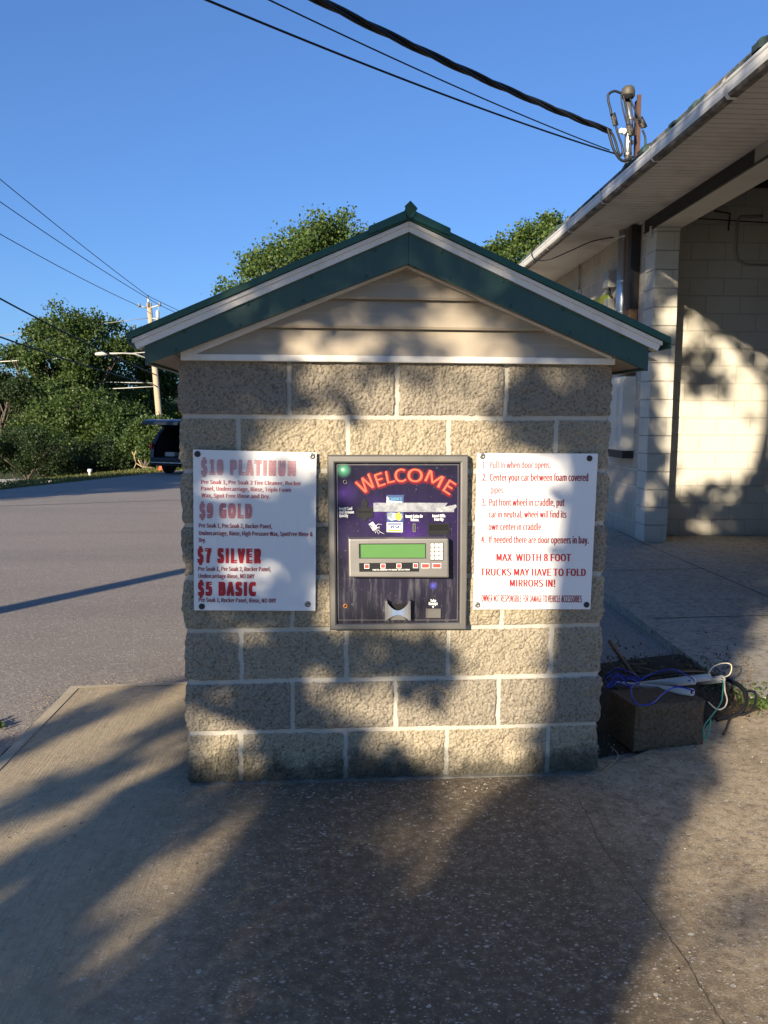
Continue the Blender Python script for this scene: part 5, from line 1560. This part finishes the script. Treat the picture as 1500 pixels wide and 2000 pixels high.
# the belt of trees on the left beyond the lot
GT = 'trees beyond the asphalt lot'
Z0 = -3.0
specs = [
 ('large spreading green tree behind the street lamp, tallest of the belt', 46, [(60, 700, 34), (90, 660, 34), (75, 640, 22), (120, 640, 36), (150, 625, 24), (130, 680, 46), (175, 640, 30), (165, 700, 50), (205, 655, 26), (215, 700, 40), (100, 730, 44), (150, 750, 50), (200, 745, 46), (60, 690, 20), (40, 705, 16), (20, 690, 12), (235, 690, 26)], (-15.0, 46, Z0), 46000, 0.24, 'leaf', 21, 0.32),
 ('thin topped green tree growing behind the utility pole', 50, [(258, 650, 16), (252, 670, 18), (275, 690, 26), (262, 720, 36), (300, 720, 36), (330, 740, 34), (290, 770, 42), (335, 790, 36), (255, 770, 36), (345, 720, 25), (320, 830, 40)], (-10.2, 50, Z0), 26000, 0.24, 'leaf_light', 22, 0.22),
 ('dark tree at the left edge with a low branch reaching out', 44, [(10, 740, 18), (35, 755, 22), (55, 770, 26), (20, 770, 18), (-20, 760, 40), (-40, 800, 50), (70, 780, 20)], (-18.8, 44, Z0), 16000, 0.22, 'leaf_dark_shaded', 23, 0.10),
 ('broad green tree filling the middle of the belt', 41, [(150, 800, 50), (200, 800, 50), (110, 810, 44), (240, 820, 50), (180, 840, 50), (120, 850, 46), (70, 830, 40), (225, 855, 40)], (-12.0, 41, Z0), 30000, 0.22, 'leaf', 24, 0.25),
 ('low bush with pale lit leaves beside the parked car', 36, [(285, 830, 30), (300, 860, 26), (270, 850, 24), (255, 870, 24), (320, 850, 24), (290, 885, 18)], (-8.4, 36, -2.4), 10000, 0.17, 'leaf', 25, 0.12),
 ('dark rounded bush nearest the left edge of the lot', 36, [(30, 870, 44), (70, 865, 42), (100, 885, 38), (0, 880, 40), (60, 905, 36), (110, 915, 26), (20, 900, 36), (-30, 880, 40), (135, 900, 20)], (-13.6, 36, -2.9), 20000, 0.15, 'leaf_dark_shaded', 26, 0.14),
 ('dense dark bush between the rounded bush and the parked car', 38, [(165, 890, 36), (200, 890, 36), (235, 895, 30), (180, 915, 24), (215, 915, 22), (255, 905, 22), (150, 920, 18), (275, 905, 18)], (-11.2, 38, -2.9), 16000, 0.16, 'leaf_dark_shaded', 27, 0.14),
 ('dark backing tree seen through the gaps of the belt', 56, [(60, 800, 60), (130, 790, 70), (200, 800, 70), (270, 820, 70), (330, 840, 70), (20, 850, 60), (100, 870, 60), (180, 870, 60), (260, 880, 60), (330, 890, 50)], (-14.0, 56, -4.0), 40000, 0.30, 'leaf_dark_shaded', 28, 0.3),
]
for (lab, Y, bl, base, n, sz, mk, seed, tr_) in specs:
    nm = 'bush' if 'bush' in lab else 'broadleaf_tree'
    tree(nm, lab, base, blob_px(bl, Y, 1.8, seed), int(n * 1.9), sz * 0.68, M[mk], seed, tr_, GT, 12, 0.24 if Y > 40 else 0.16, 'bush' if nm == 'bush' else 'tree', 0.14 if seed in (21, 22) else 0.03)
tree('broadleaf_tree', 'broad tree left of the lot whose shadow lies along the far asphalt edge', (-16.6, 2.0, -0.1), [(-16.3, 0.8, 4.4, 1.3), (-16.8, 2.5, 5.0, 1.5), (-16.0, 4.5, 4.6, 1.4)], 12000, 0.2, M['leaf'], 41, 0.2, None, 12, 0.22, 'tree', -0.5)
tree('broadleaf_tree', 'second tree left of the lot shading the asphalt near the parked car', (-15.6, 9.4, -0.3), [(-15.6, 7.0, 4.6, 1.4), (-15.2, 9.5, 4.7, 1.4), (-14.6, 11.8, 4.4, 1.2)], 12000, 0.2, M['leaf'], 42, 0.2, None, 12, 0.22, 'tree', -0.5)
# bare dead branch at the edge of the bushes
o = empty('dead_branch', (-8.6, 33.5, -1.2)); tag(o, 'bare forked grey branch sticking up beside the parked car', 'branch')
mb = MB()
for ln in ([(262, 915), (266, 905), (278, 912), (298, 913)], [(266, 905), (262, 890), (266, 880)], [(262, 890), (258, 882)], [(278, 912), (270, 898)]):
    mb.tube([Vector(at(x, y, 33.5)) for x, y in ln], 0.025, 5)
put(mb, 'branch', M['straw'], o)

# the big tree behind the camera, left: its trunk and crown throw the dappled shade
UH = np.array([math.cos(SUN_AZ), -math.sin(SUN_AZ), 0.0])
VH = np.array([math.sin(SUN_AZ) * math.sin(SUN_EL), math.cos(SUN_AZ) * math.sin(SUN_EL), math.cos(SUN_EL)])
TR = np.array(TRAVEL)
def uv_of(p): p = np.array(p, float); return (float(p @ UH), float(p @ VH))
SURF = {'W': lambda x, y: at(x, y, -0.02), 'G': lambda x, y: on_z(x, y), 'K': lambda x, y: at(x, y, -0.1),
        'B': lambda x, y: on_plane(x, y, P0 + E2 * 0.52, E2), 'F': lambda x, y: on_plane(x, y, P0, E1), 'J': lambda x, y: on_plane(x, y, P0, E2)}
CELL = 0.025
U0, U1, V0_, V1_ = -2.6, 3.0, -0.75, 5.6
gu = np.arange(U0, U1, CELL); gv = np.arange(V0_, V1_, CELL)
GU, GV = np.meshgrid(gu, gv)
mask = np.zeros(GU.shape)
def fill(poly, val, raw=False):
    pts = poly if raw else None
    x, y = GU, GV; inside = np.zeros(GU.shape, bool)
    n = len(pts)
    for i in range(n):
        (x1, y1), (x2, y2) = pts[i], pts[(i + 1) % n]
        c = ((y1 > y) != (y2 > y)) & (x < (x2 - x1) * (y - y1) / (y2 - y1 + 1e-12) + x1)
        inside ^= c
    mask[inside] = val
def region(s, pts, val): fill([uv_of(SURF[s](*p)) for p in pts], val, True)
def disc(s, x, y, rx, ry, val): region(s, [(x + rx * math.cos(a * math.pi / 10), y + ry * math.sin(a * math.pi / 10)) for a in range(20)], val)
# overall crown outline
fill([(-1.55, -0.15), (-1.45, -0.27), (-1.05, -0.32), (-0.9, -0.75), (1.00, -0.75), (1.08, 0.2), (1.12, 0.9), (1.5, 1.6), (2.2, 2.0), (2.3, 5.0), (1.2, 5.6), (-1.6, 5.4), (-2.3, 4.2), (-2.0, 2.6), (-1.3, 1.9), (-1.0, 1.3), (-0.8, 0.8), (-1.05, 0.45), (-1.5, 0.12)], 1.0, True)
# sunlit patches on the kiosk wall and gable
region('W', [(520, 720), (560, 690), (620, 600), (700, 565), (735, 590), (735, 660), (770, 730), (765, 885), (480, 885), (505, 835), (570, 800), (585, 750)], 0.10)
region('W', [(640, 720), (700, 720), (690, 790), (640, 780)], 0.7)
region('W', [(760, 720), (800, 690), (850, 560), (960, 590), (1010, 690), (1010, 730), (985, 800), (1005, 880), (1050, 930), (1056, 1190), (1080, 1235), (1082, 1420), (1062, 1445), (1045, 1520), (850, 1520), (835, 1430), (885, 1400), (885, 1320), (860, 1290), (900, 1240), (640, 1235), (640, 885), (755, 885)], 0.0)
region('W', [(640, 860), (1120, 860), (1130, 1400), (1000, 1420), (900, 1235), (640, 1235)], 0.0)
region('W', [(455, 880), (640, 885), (640, 940), (560, 955), (480, 985), (400, 992), (382, 960), (440, 930)], 0.0)
region('W', [(555, 1070), (640, 1030), (640, 1235), (575, 1225), (510, 1140), (480, 1095)], 0.15)
region('W', [(480, 985), (616, 950), (640, 970), (640, 1030), (520, 1080), (420, 1080)], 0.75)
region('W', [(505, 1225), (570, 1240), (600, 1290), (540, 1310), (495, 1265)], 0.0)
region('W', [(620, 1330), (700, 1318), (790, 1328), (895, 1325), (885, 1415), (785, 1435), (690, 1440), (630, 1405)], 0.0)
region('W', [(360, 1385), (420, 1405), (470, 1432), (475, 1505), (440, 1540), (360, 1545)], 0.0)
region('W', [(690, 1432), (850, 1420), (860, 1525), (770, 1510)], 0.0)
region('W', [(720, 650), (760, 600), (800, 620), (800, 690), (745, 715)], 0.55)
region('W', [(640, 720), (1010, 700), (1000, 800), (640, 800)], 0.12)
# streaks over the apron on the left, patch in the middle
def band(u0, u1, v0, v1, val): fill([(u0, v0), (u1, v0), (u1, v1), (u0, v1)], val, True)
band(-1.52, -1.20, -0.8, 0.16, 0.0); band(-1.66, -1.56, -0.8, 0.2, 1.0)
band(-1.04, -0.83, -0.8, 0.02, 0.0); band(-0.44, -0.20, -0.375, -0.145, 0.0)
def dapple(s_, pts, scale, thr, seed):
    global mask
    keep = mask.copy(); mask[:] = -1; region(s_, pts, 9); sel = mask == 9; mask = keep
    for q in np.argwhere(sel):
        u_, v_ = gu[q[1]], gv[q[0]]
        n_ = noise.noise(Vector((u_ * scale, v_ * scale, seed))) + 0.4 * noise.noise(Vector((u_ * scale * 2.3, v_ * scale * 2.3, seed + 5)))
        mask[q[0], q[1]] = min(1.0, max(0.0, (n_ - thr) * 4 + 0.3))

region('G', [(760, 1615), (870, 1535), (1030, 1505), (990, 1568), (872, 1715), (800, 1705)], 0.0)
# patches on the building
region('B', [(1320, 540), (1500, 600), (1560, 760), (1520, 900), (1440, 960), (1330, 940), (1305, 900)], 0.0)
region('B', [(1345, 606), (1372, 625), (1435, 678), (1540, 790), (1540, 765), (1440, 655), (1380, 612)], 1.0)
dapple('B', [(1330, 640), (1420, 690), (1470, 790), (1470, 950), (1310, 955), (1315, 760)], 1.7, 0.38, 3.0)
disc('B', 1500, 960, 50, 50, 1.0); disc('B', 1370, 1030, 26, 20, 0.0)
region('B', [(1330, 955), (1480, 930), (1480, 960), (1420, 985), (1345, 985)], 0.25)
region('J', [(1285, 490), (1345, 550), (1335, 780), (1282, 800)], 0.15)
dapple('J', [(1285, 490), (1345, 550), (1335, 780), (1282, 800)], 3.8, 0.1, 8.0)
disc('J', 1275, 968, 18, 14, 0.0)
region('F', [(1145, 600), (1190, 560), (1215, 600), (1240, 640), (1200, 640)], 0.2); disc('F', 1262, 545, 14, 34, 0.2); disc('F', 1250, 610, 10, 20, 0.3); disc('F', 1210, 960, 10, 40, 0.2)
region('F', [(1080, 590), (1110, 570), (1125, 600), (1110, 620)], 0.3)
# sun on the ground right of the trunk's shadow
region('G', [(1415, 1318), (1380, 1440), (1360, 1500), (1315, 1640), (1270, 1750), (1235, 1850), (1230, 1900), (1235, 2010), (1700, 2010), (1700, 1150), (1500, 1180), (1470, 1250)], 0.0)
disc('G', 1440, 1745, 18, 16, 0.3); disc('G', 1500, 1765, 20, 24, 0.35); disc('G', 1490, 1890, 18, 18, 0.35)

rgx = np.random.default_rng(77)
DIST = 10.0                                  # metres back along the sunlight from the kiosk
def sun_pt(u_, v_, d): return UH * u_ + VH * v_ - TR * d
gb = sun_pt(0.77, 0, DIST); tb_x, tb_y = gb[0], gb[1]
# foot of the trunk: where its sun line column meets the ground
k_ = np.linalg.solve(np.array([[UH[0], TRAVEL.x], [UH[1], TRAVEL.y]]), np.array([0.0, 0.0]))
foot = UH * 0.77 + np.array([-math.sin(SUN_AZ), -math.cos(SUN_AZ), 0]) * DIST
shade = empty('shade_tree', (foot[0], foot[1], -0.05)); tag(shade, 'big broadleaf tree whose trunk and crown shade the kiosk front', 'tree')
w_prob = mask.ravel() / mask.sum()
NT_ = 5600
pick = rgx.choice(mask.size, NT_, p=w_prob)
uu = GU.ravel()[pick] + rgx.uniform(-.5, .5, NT_) * CELL; vv = GV.ravel()[pick] + rgx.uniform(-.5, .5, NT_) * CELL
dd = rgx.uniform(DIST - 2.6, DIST + 2.6, NT_)
tw = UH[None] * uu[:, None] + VH[None] * vv[:, None] - TR[None] * dd[:, None]
cent = tw[:, None, :] + (UH[None, None] * rgx.normal(size=(NT_, 7, 1)) + VH[None, None] * rgx.normal(size=(NT_, 7, 1))) * 0.05 + TR[None, None] * rgx.normal(size=(NT_, 7, 1)) * 0.25
Vv, Ff = leaf_faces(cent.reshape(-1, 3), 0.105, rgx)
array_mesh('crown', Vv - np.array(shade.location), Ff, M['leaf'], shade)
mb = MB()
H0 = Vector((foot[0], foot[1], -0.2))
def up(u_, z): q = UH * u_ - np.array([math.sin(SUN_AZ), math.cos(SUN_AZ), 0]) * DIST; return Vector((q[0], q[1], z))
trk = [up(0.76, -0.2), up(0.77, 0.6), up(0.775, 1.6), up(0.78, 2.6), up(0.80, 3.6), up(0.84, 4.6), up(0.9, 5.8)]
mb.tube(trk, [0.42, 0.31, 0.285, 0.28, 0.29, 0.26, 0.18], 16)
for i, (ctl, r_) in enumerate((
        ([(0.77, 2.05), (0.3, 2.28), (-0.15, 2.36), (-0.6, 2.55), (-0.75, 3.1), (-0.6, 3.6)], 0.07),
        ([(0.0, 2.34), (-0.6, 2.40), (-1.1, 2.55), (-1.12, 2.9)], 0.05),
        ([(0.80, 4.6), (0.4, 5.1), (-0.3, 5.3), (-1.1, 5.6), (-1.8, 6.1)], 0.10),
        ([(0.82, 4.2), (1.2, 5.0), (1.7, 5.5), (2.1, 6.2)], 0.10),
        ([(0.9, 5.7), (1.0, 6.6), (0.9, 7.6)], 0.11))):
    off = rgx.uniform(-0.5, 0.5)
    P_ = [up(u_, z) + Vector((-math.sin(SUN_AZ), -math.cos(SUN_AZ), 0)) * off * (k / (len(ctl) - 1)) for k, (u_, z) in enumerate(ctl)]
    sp_ = spline(P_, 5); mb.tube(sp_, [r_ * (1 - 0.8 * k / (len(sp_) - 1)) for k in range(len(sp_))], 9)
put(mb, 'trunk', M['bark'], shade)
print('leaves', len(Ff))

# ================================================================== LEFT BACKGROUND
# rough grass verge beyond the asphalt
pts = []
rgx = np.random.default_rng(12)
while len(pts) < 16000:
    x = rgx.uniform(-13, -2.5); y = rgx.uniform(8, 36); d = beyond(x, y)
    if -0.12 < d < 2.4 and rgx.random() < 1.2 - d * 0.25: pts.append((x, y, terrain(x, y) - 0.06))
blades('grass', pts, 0.12, M['grass'], 4, 0.9, 0.010)
# utility pole with lamp and wires
PY = 45.0
pt, pbm = Vector(at(291, 592, PY)), Vector(at(319, 905, PY))
pol = empty('utility_pole', (pbm.x, pbm.y, pbm.z)); tag(pol, 'tall pale wooden utility pole beyond the lot, just left of the kiosk', 'utility pole')
low = pbm + (pbm - pt).normalized() * 0.8
mb = MB(); mb.tube([low, pbm, pt], [0.20, 0.19, 0.14], 12); put(mb, 'pole', M['pole_wood'], pol)
tip = Vector(at(289, 578, PY)); mb = MB(); mb.tube([Vector(at(290, 600, PY - .15)), Vector(at(289.3, 583, PY - .15)), tip], [0.05, 0.05, 0.07], 8); put(mb, 'top_pin', M['galv'], pol)
il, ir = Vector(at(272, 598, PY - .3)), Vector(at(312, 596, PY - .3))
for p in (il, ir):
    mb = MB(); mb.tube([Vector(at(291, 602, PY)), p], 0.04, 6); arm = put(mb, 'arm', M['wire_pale'], pol)
    mb = MB(); mb.lathe([(0.05, -0.06), (0.09, 0.0), (0.05, 0.08), (0.08, 0.12), (0.03, 0.16)], p, (0, 0, 1), 10); put(mb, 'insulator', M['wire_grey'], arm)
mb = MB(); mb.lathe([(0.07, -0.3), (0.10, -0.2), (0.10, 0.3), (0.05, 0.4)], Vector(at(308, 620, PY - .4)), (0, 0, 1), 10); mb.tube([Vector(at(294, 622, PY)), Vector(at(308, 622, PY - .4))], 0.03, 6); mb.tube([ir, Vector(at(306, 612, PY - .4))], 0.015, 5); put(mb, 'cutout', M['wire_pale'], pol)
lh = Vector(at(205, 691, PY - 1.0)); la = Vector(at(301, 693, PY))
lamp = empty('street_lamp', tuple(la)); tag(lamp, 'flat white street lamp on a long arm of the utility pole', 'street lamp')
mb = MB(); mb.tube([la + Vector((0, 0, -0.35)), Vector(at(262, 691, PY - .4)), Vector(at(240, 690, PY - .6)), Vector(at(214, 690.5, PY - .9))], 0.045, 8); put(mb, 'arm', M['wire_pale'], lamp)
mb = MB(); c0 = Vector(at(198, 691.5, PY - 1.05))
prof = [(0.02, -0.36), (0.13, -0.30), (0.19, -0.1), (0.19, 0.15), (0.12, 0.34), (0.05, 0.38)]
mb.lathe(prof, c0, (1, 0, 0.05), 12)
mb.v = [(x, y, c0.z + (z - c0.z) * 0.62) for x, y, z in mb.v]
put(mb, 'lamp_head', M['wire_pale'], lamp)
mb = MB(); mb.lathe([(0.05, 0), (0.05, 0.08), (0.02, 0.1)], c0 + Vector((.05, 0, .1)), (0, 0, 1), 8); put(mb, 'photocell', M['box_grey'], lamp)
# street wires coming towards the left of the camera, to a pole outside the frame
DP = Vector((-14.5, 10.0))
GW = 'power lines on the left'
labs = ['topmost thin wire running from the pole top up to the left', 'second thin wire from the pole up to the left', 'third thin wire meeting the left insulator of the pole']
ends = []
for (p, px, py, sag, lab) in ((tip, 0, 350, 0.35, labs[0]), (ir, 0, 394, 0.45, labs[1]), (il, 0, 457, 0.5, labs[2])):
    z = via(p, (DP.x, DP.y), px, py, sag); ends.append(z)
    wire('overhead_wire', lab, sag_cable(p, (DP.x, DP.y, z), sag, 30), 0.016, M['cable'], group=GW)
b1_, b2_ = Vector(at(304, 732, PY - .2)), Vector(at(301, 752, PY - .2))
for (p, px, py, sag, r_, lab) in ((b1_, 0, 583, 0.5, 0.034, 'upper thick black phone cable crossing in front of the trees'), (b2_, 0, 658, 0.45, 0.034, 'lower thick black phone cable crossing in front of the trees')):
    z = via(p, (DP.x, DP.y), px, py, sag); ends.append(z)
    wire('phone_cable', lab, sag_cable(p, (DP.x, DP.y, z), sag, 40), r_, M['cable'], 'cable')
dp = empty('utility_pole', (DP.x, DP.y, -0.4)); tag(dp, 'wooden utility pole left of the lot holding the near ends of the power lines', 'utility pole')
mb = MB(); mb.tube([(DP.x, DP.y, -0.6), (DP.x, DP.y, max(ends) + 0.6)], [0.17, 0.12], 12); put(mb, 'pole', M['pole_wood'], dp)
for z in ends:
    mb = MB(); mb.lathe([(0.04, -0.15), (0.07, 0), (0.05, 0.05)], (DP.x + 0.14, DP.y, z), (0, 0, 1), 8); put(mb, 'insulator', M['wire_grey'], dp)
# pale lines leaving the pole to the left and behind
EP = Vector((-60, 52))
for i, (px0, py0, px, py, sag, r_, mk, lab) in enumerate(((301, 687, 107, 700, 0.5, 0.030, 'wire_pale', 'pale sagging cable level with the street lamp'), (303, 748, 135, 745, 0.2, 0.020, 'wire_pale', 'faint pale wire in front of the trees, upper of two'),
        (303, 755, 75, 766, 0.2, 0.026, 'wire_pale', 'pale wire in front of the trees, lower of two'), (290, 621, 200, 632, 0.25, 0.018, 'wire_grey', 'thin grey wire leaving the pole just above the trees'))):
    p = Vector(at(px0, py0, PY - .1)); z = via(p, (EP.x, EP.y), px, py, sag)
    wire('overhead_wire', lab, sag_cable(p, (EP.x, EP.y, z), sag, 40), r_, M[mk])
# lines going on beyond the pole
for (p, lab) in ((tip, 'far run of the top wire behind the kiosk roof'), (ir, 'far run of the insulator wire behind the kiosk roof')):
    wire('overhead_wire', lab, sag_cable(p, p + Vector((9.0, 40, -1.0)), 0.4, 20), 0.016, M['cable'])

# parked car with its tailgate up
CY = 27.0
cpos = on_plane(330, 927, (0, CY, 0), (0, 1, 0))
car = empty('parked_car', (-4.40, 28.3, slope_z(28.0) - 0.02), rad(-24)); tag(car, 'dark blue estate car parked on the lot with its tailgate raised', 'car')
mb = MB()
side = [(-2.30, 0.52), (-2.36, 0.62), (-2.32, 0.98), (-2.12, 1.42), (-1.86, 1.66), (-1.0, 1.72), (0.1, 1.70), (0.95, 1.15), (2.05, 1.02), (2.25, 0.80), (2.28, 0.40), (1.9, 0.30), (-2.0, 0.30)]
n = len(side); W0 = 0.92
# body shell: sides bulge and tuck in at the roof, rear left open into the cargo bay
def hw(z): return W0 - max(0, z - 0.95) * 0.24 - max(0, 0.5 - z) * 0.15
vs = [(-hw(z), y, z) for y, z in side] + [(hw(z), y, z) for y, z in side]
fs = [tuple(range(n)), tuple(range(n, 2 * n))[::-1]]
for k in range(n):
    k2 = (k + 1) % n
    if k in (1, 2, 3): continue
    fs.append((k, k + n, k2 + n, k2))
mb.add(vs, fs)
for s in (-1, 1):
    for a, b in ((1, 2), (2, 3), (3, 4)):
        ya, za = side[a]; yb, zb = side[b]
        mb.add([(s * hw(za), ya - .004, za), (s * (hw(za) - 0.13), ya - .004, za), (s * (hw(zb) - 0.13), yb - .004, zb), (s * hw(zb), yb - .004, zb)], [(0, 1, 2, 3) if s < 0 else (3, 2, 1, 0)])
body = mb.build('body', M['car_paint'], car)
mb = MB()
cav = [(-2.29, 0.64), (-2.24, 0.98), (-2.05, 1.42), (-1.84, 1.62), (-0.9, 1.64), (-0.9, 0.64)]
n = len(cav); cw = 0.74
mb.add([(-cw, y, z) for y, z in cav] + [(cw, y, z) for y, z in cav], [tuple(range(n))[::-1], tuple(range(n, 2 * n))] + [(k, k + 1, k + 1 + n, k + n) for k in (3, 4)] + [(5, 0, n, n + 5)])
mb.build('cargo_bay', M['car_inside'], car)
mb = MB(); mb.bbox(-0.55, -0.15, -2.05, -1.75, 0.645, 0.80, 0.03); mb.build('cargo_bag', M['box_grey'], car)
mb = MB(); mb.bbox(0.05, 0.45, -2.1, -1.8, 0.645, 0.77, 0.03); mb.build('cargo_bag', M['cyan'], car)
mb = MB(); mb.bbox(-0.90, 0.90, -2.44, -2.26, 0.40, 0.635, 0.05); bmp = mb.build('bumper', M['car_paint'], car)
mb = MB(); mb.bbox(-0.86, 0.86, -2.455, -2.42, 0.43, 0.465, 0.01); mb.build('chrome_strip', M['chrome'], bmp)
mb = MB(); mb.bbox(-0.80, 0.80, -2.36, -1.9, 0.34, 0.405, 0.02); mb.build('lower_valance', M['black'], bmp)
# raised tailgate: curved panel hinged at the roof
tg = [(-1.90, 1.70), (-2.15, 1.83), (-2.45, 1.93), (-2.75, 1.95), (-3.02, 1.90), (-3.10, 1.84)]
mb = MB(); n = len(tg)
for dz, flip in ((0.0, False), (-0.07, True)):
    vs = [(-0.70, y, z + dz) for y, z in tg] + [(0.70, y, z + dz) for y, z in tg]
    mb.add(vs, [((k, k + 1, k + 1 + n, k + n) if flip else (k + n, k + 1 + n, k + 1, k)) for k in range(n - 1)], 0, True)
for s in (-1, 1):
    mb.add([(s * 0.70, y, z) for y, z in tg] + [(s * 0.70, y, z - 0.07) for y, z in tg], [(k, k + 1, k + 1 + n, k + n) for k in range(n - 1)])
mb.box(-0.70, 0.70, -3.105, -3.09, 1.765, 1.845)
tgo = mb.build('tailgate', M['car_paint'], car)
mb = MB(); mb.add([(x, y, z + 0.012) for x in (-0.58, 0.58) for y, z in tg[1:3]], [(0, 1, 3, 2)]); mb.build('rear_window', M['glass'], tgo)
for s in (-1, 1):
    mb = MB(); mb.tube([(s * 0.70, -2.08, 1.35), (s * 0.68, -2.42, 1.84)], 0.012, 6); mb.build('gas_strut', M['steel'], tgo)
    mb = MB(); mb.bbox(s * 0.87 - 0.06, s * 0.87 + 0.045, -2.385, -2.27, 0.92, 1.12, 0.02); mb.build('tail_light', M['red_lens'], car)
    mb = MB(); mb.add([(s * (hw(z) + 0.004), y, z) for y, z in ((-1.95, 1.08), (-1.80, 1.55), (0.1, 1.58), (0.75, 1.12))], [(0, 1, 2, 3) if s < 0 else (3, 2, 1, 0)]); mb.build('side_window', M['glass'], car)
    for y in (-1.42, 1.42):
        mb = MB(); mb.lathe([(0.20, -0.115), (0.32, -0.115), (0.345, -0.08), (0.345, 0.08), (0.32, 0.115), (0.20, 0.115)], (s * 0.80, y, 0.345), (1, 0, 0), 28); wh = mb.build('wheel', M['rubber'], car)
        mb = MB(); mb.lathe([(0.205, 0.0), (0.20, 0.012), (0.10, 0.02), (0.05, 0.03)], (s * 0.916, y, 0.345), (s, 0, 0), 20); mb.build('rim', M['frame_steel'], wh)
    mb = MB(); mb.bbox(s * 0.62 - 0.13, s * 0.62 + 0.13, 2.20, 2.30, 0.66, 0.80, 0.03); mb.build('headlight', M['glass'], car)
# traffic cone, white marker post, roofs of two vehicles parked lower down
cp = at(317, 917, 29.6); zc_ = terrain(cp[0], cp[1]) - 0.02
cone = empty('traffic_cone', (cp[0], cp[1], zc_)); tag(cone, 'orange traffic cone on the grass edge beside the car wheel', 'traffic cone')
mb = MB(); mb.lathe([(0.15, 0.03), (0.14, 0.05), (0.03, 0.62), (0.025, 0.66)], (0, 0, 0), (0, 0, 1), 18); mb.build('cone', M['cone'], cone)
mb = MB(); mb.bbox(-0.2, 0.2, -0.2, 0.2, 0, 0.035, 0.008); mb.build('base', M['cone'], cone)
mb = MB(); mb.lathe([(0.097, 0.28), (0.072, 0.42)], (0, 0, 0), (0, 0, 1), 18); mb.build('reflective_band', M['white'], cone)
yq = 25.0
q = at(176, 933, yq); mk_ = empty('marker_post', (q[0], q[1], q[2] - 0.05)); tag(mk_, 'small white marker post standing in the grass verge', 'marker post')
mb = MB(); mb.lathe([(0.05, -0.3), (0.05, 0.24), (0.075, 0.25), (0.075, 0.33), (0.02, 0.35)], (0, 0, 0), (0, 0, 1), 12); mb.build('post', M['white'], mk_)
for (px, py, Y, L_, rz, lab) in ((18, 940, 38, 4.4, 12, 'white van parked lower down at the left edge behind the bushes'), (112, 938, 37, 3.6, -10, 'pale car roof showing between the dark bushes beyond the verge')):
    p = at(px, py, Y)
    v_ = empty('parked_van' if 'van' in lab else 'parked_car', (p[0], p[1], p[2] - 1.55), rad(90 + rz)); tag(v_, lab, 'van' if 'van' in lab else 'car')
    prof = [(-2.1, 0.3), (-2.15, 0.9), (-2.0, 1.45), (-1.6, 1.62), (0.5, 1.60), (1.2, 1.05), (2.1, 0.9), (2.15, 0.35)]
    mb = MB(); n = len(prof); k_ = L_ / 4.3
    mb.add([(-0.85 + max(0, z - 0.95) * 0.2, y * k_, z) for y, z in prof] + [(0.85 - max(0, z - 0.95) * 0.2, y * k_, z) for y, z in prof], [tuple(range(n)), tuple(range(n, 2 * n))[::-1]] + [(k, k + n, (k + 1) % n + n, (k + 1) % n) for k in range(n)])
    mb.build('body', M['van_white'], v_)
    for s in (-1, 1):
        mb = MB(); mb.add([(s * (0.858 - max(0, z - 0.95) * 0.2), y * k_, z) for y, z in ((-1.85, 1.05), (-1.6, 1.48), (0.4, 1.46), (0.95, 1.08))], [(0, 1, 2, 3) if s < 0 else (3, 2, 1, 0)]); mb.build('side_window', M['glass'], v_)
        for y in (-1.3, 1.35):
            mb = MB(); mb.lathe([(0.18, -0.1), (0.31, -0.09), (0.32, 0.09), (0.18, 0.1)], (s * 0.76, y * k_, 0.32), (1, 0, 0), 20); mb.build('wheel', M['rubber'], v_)
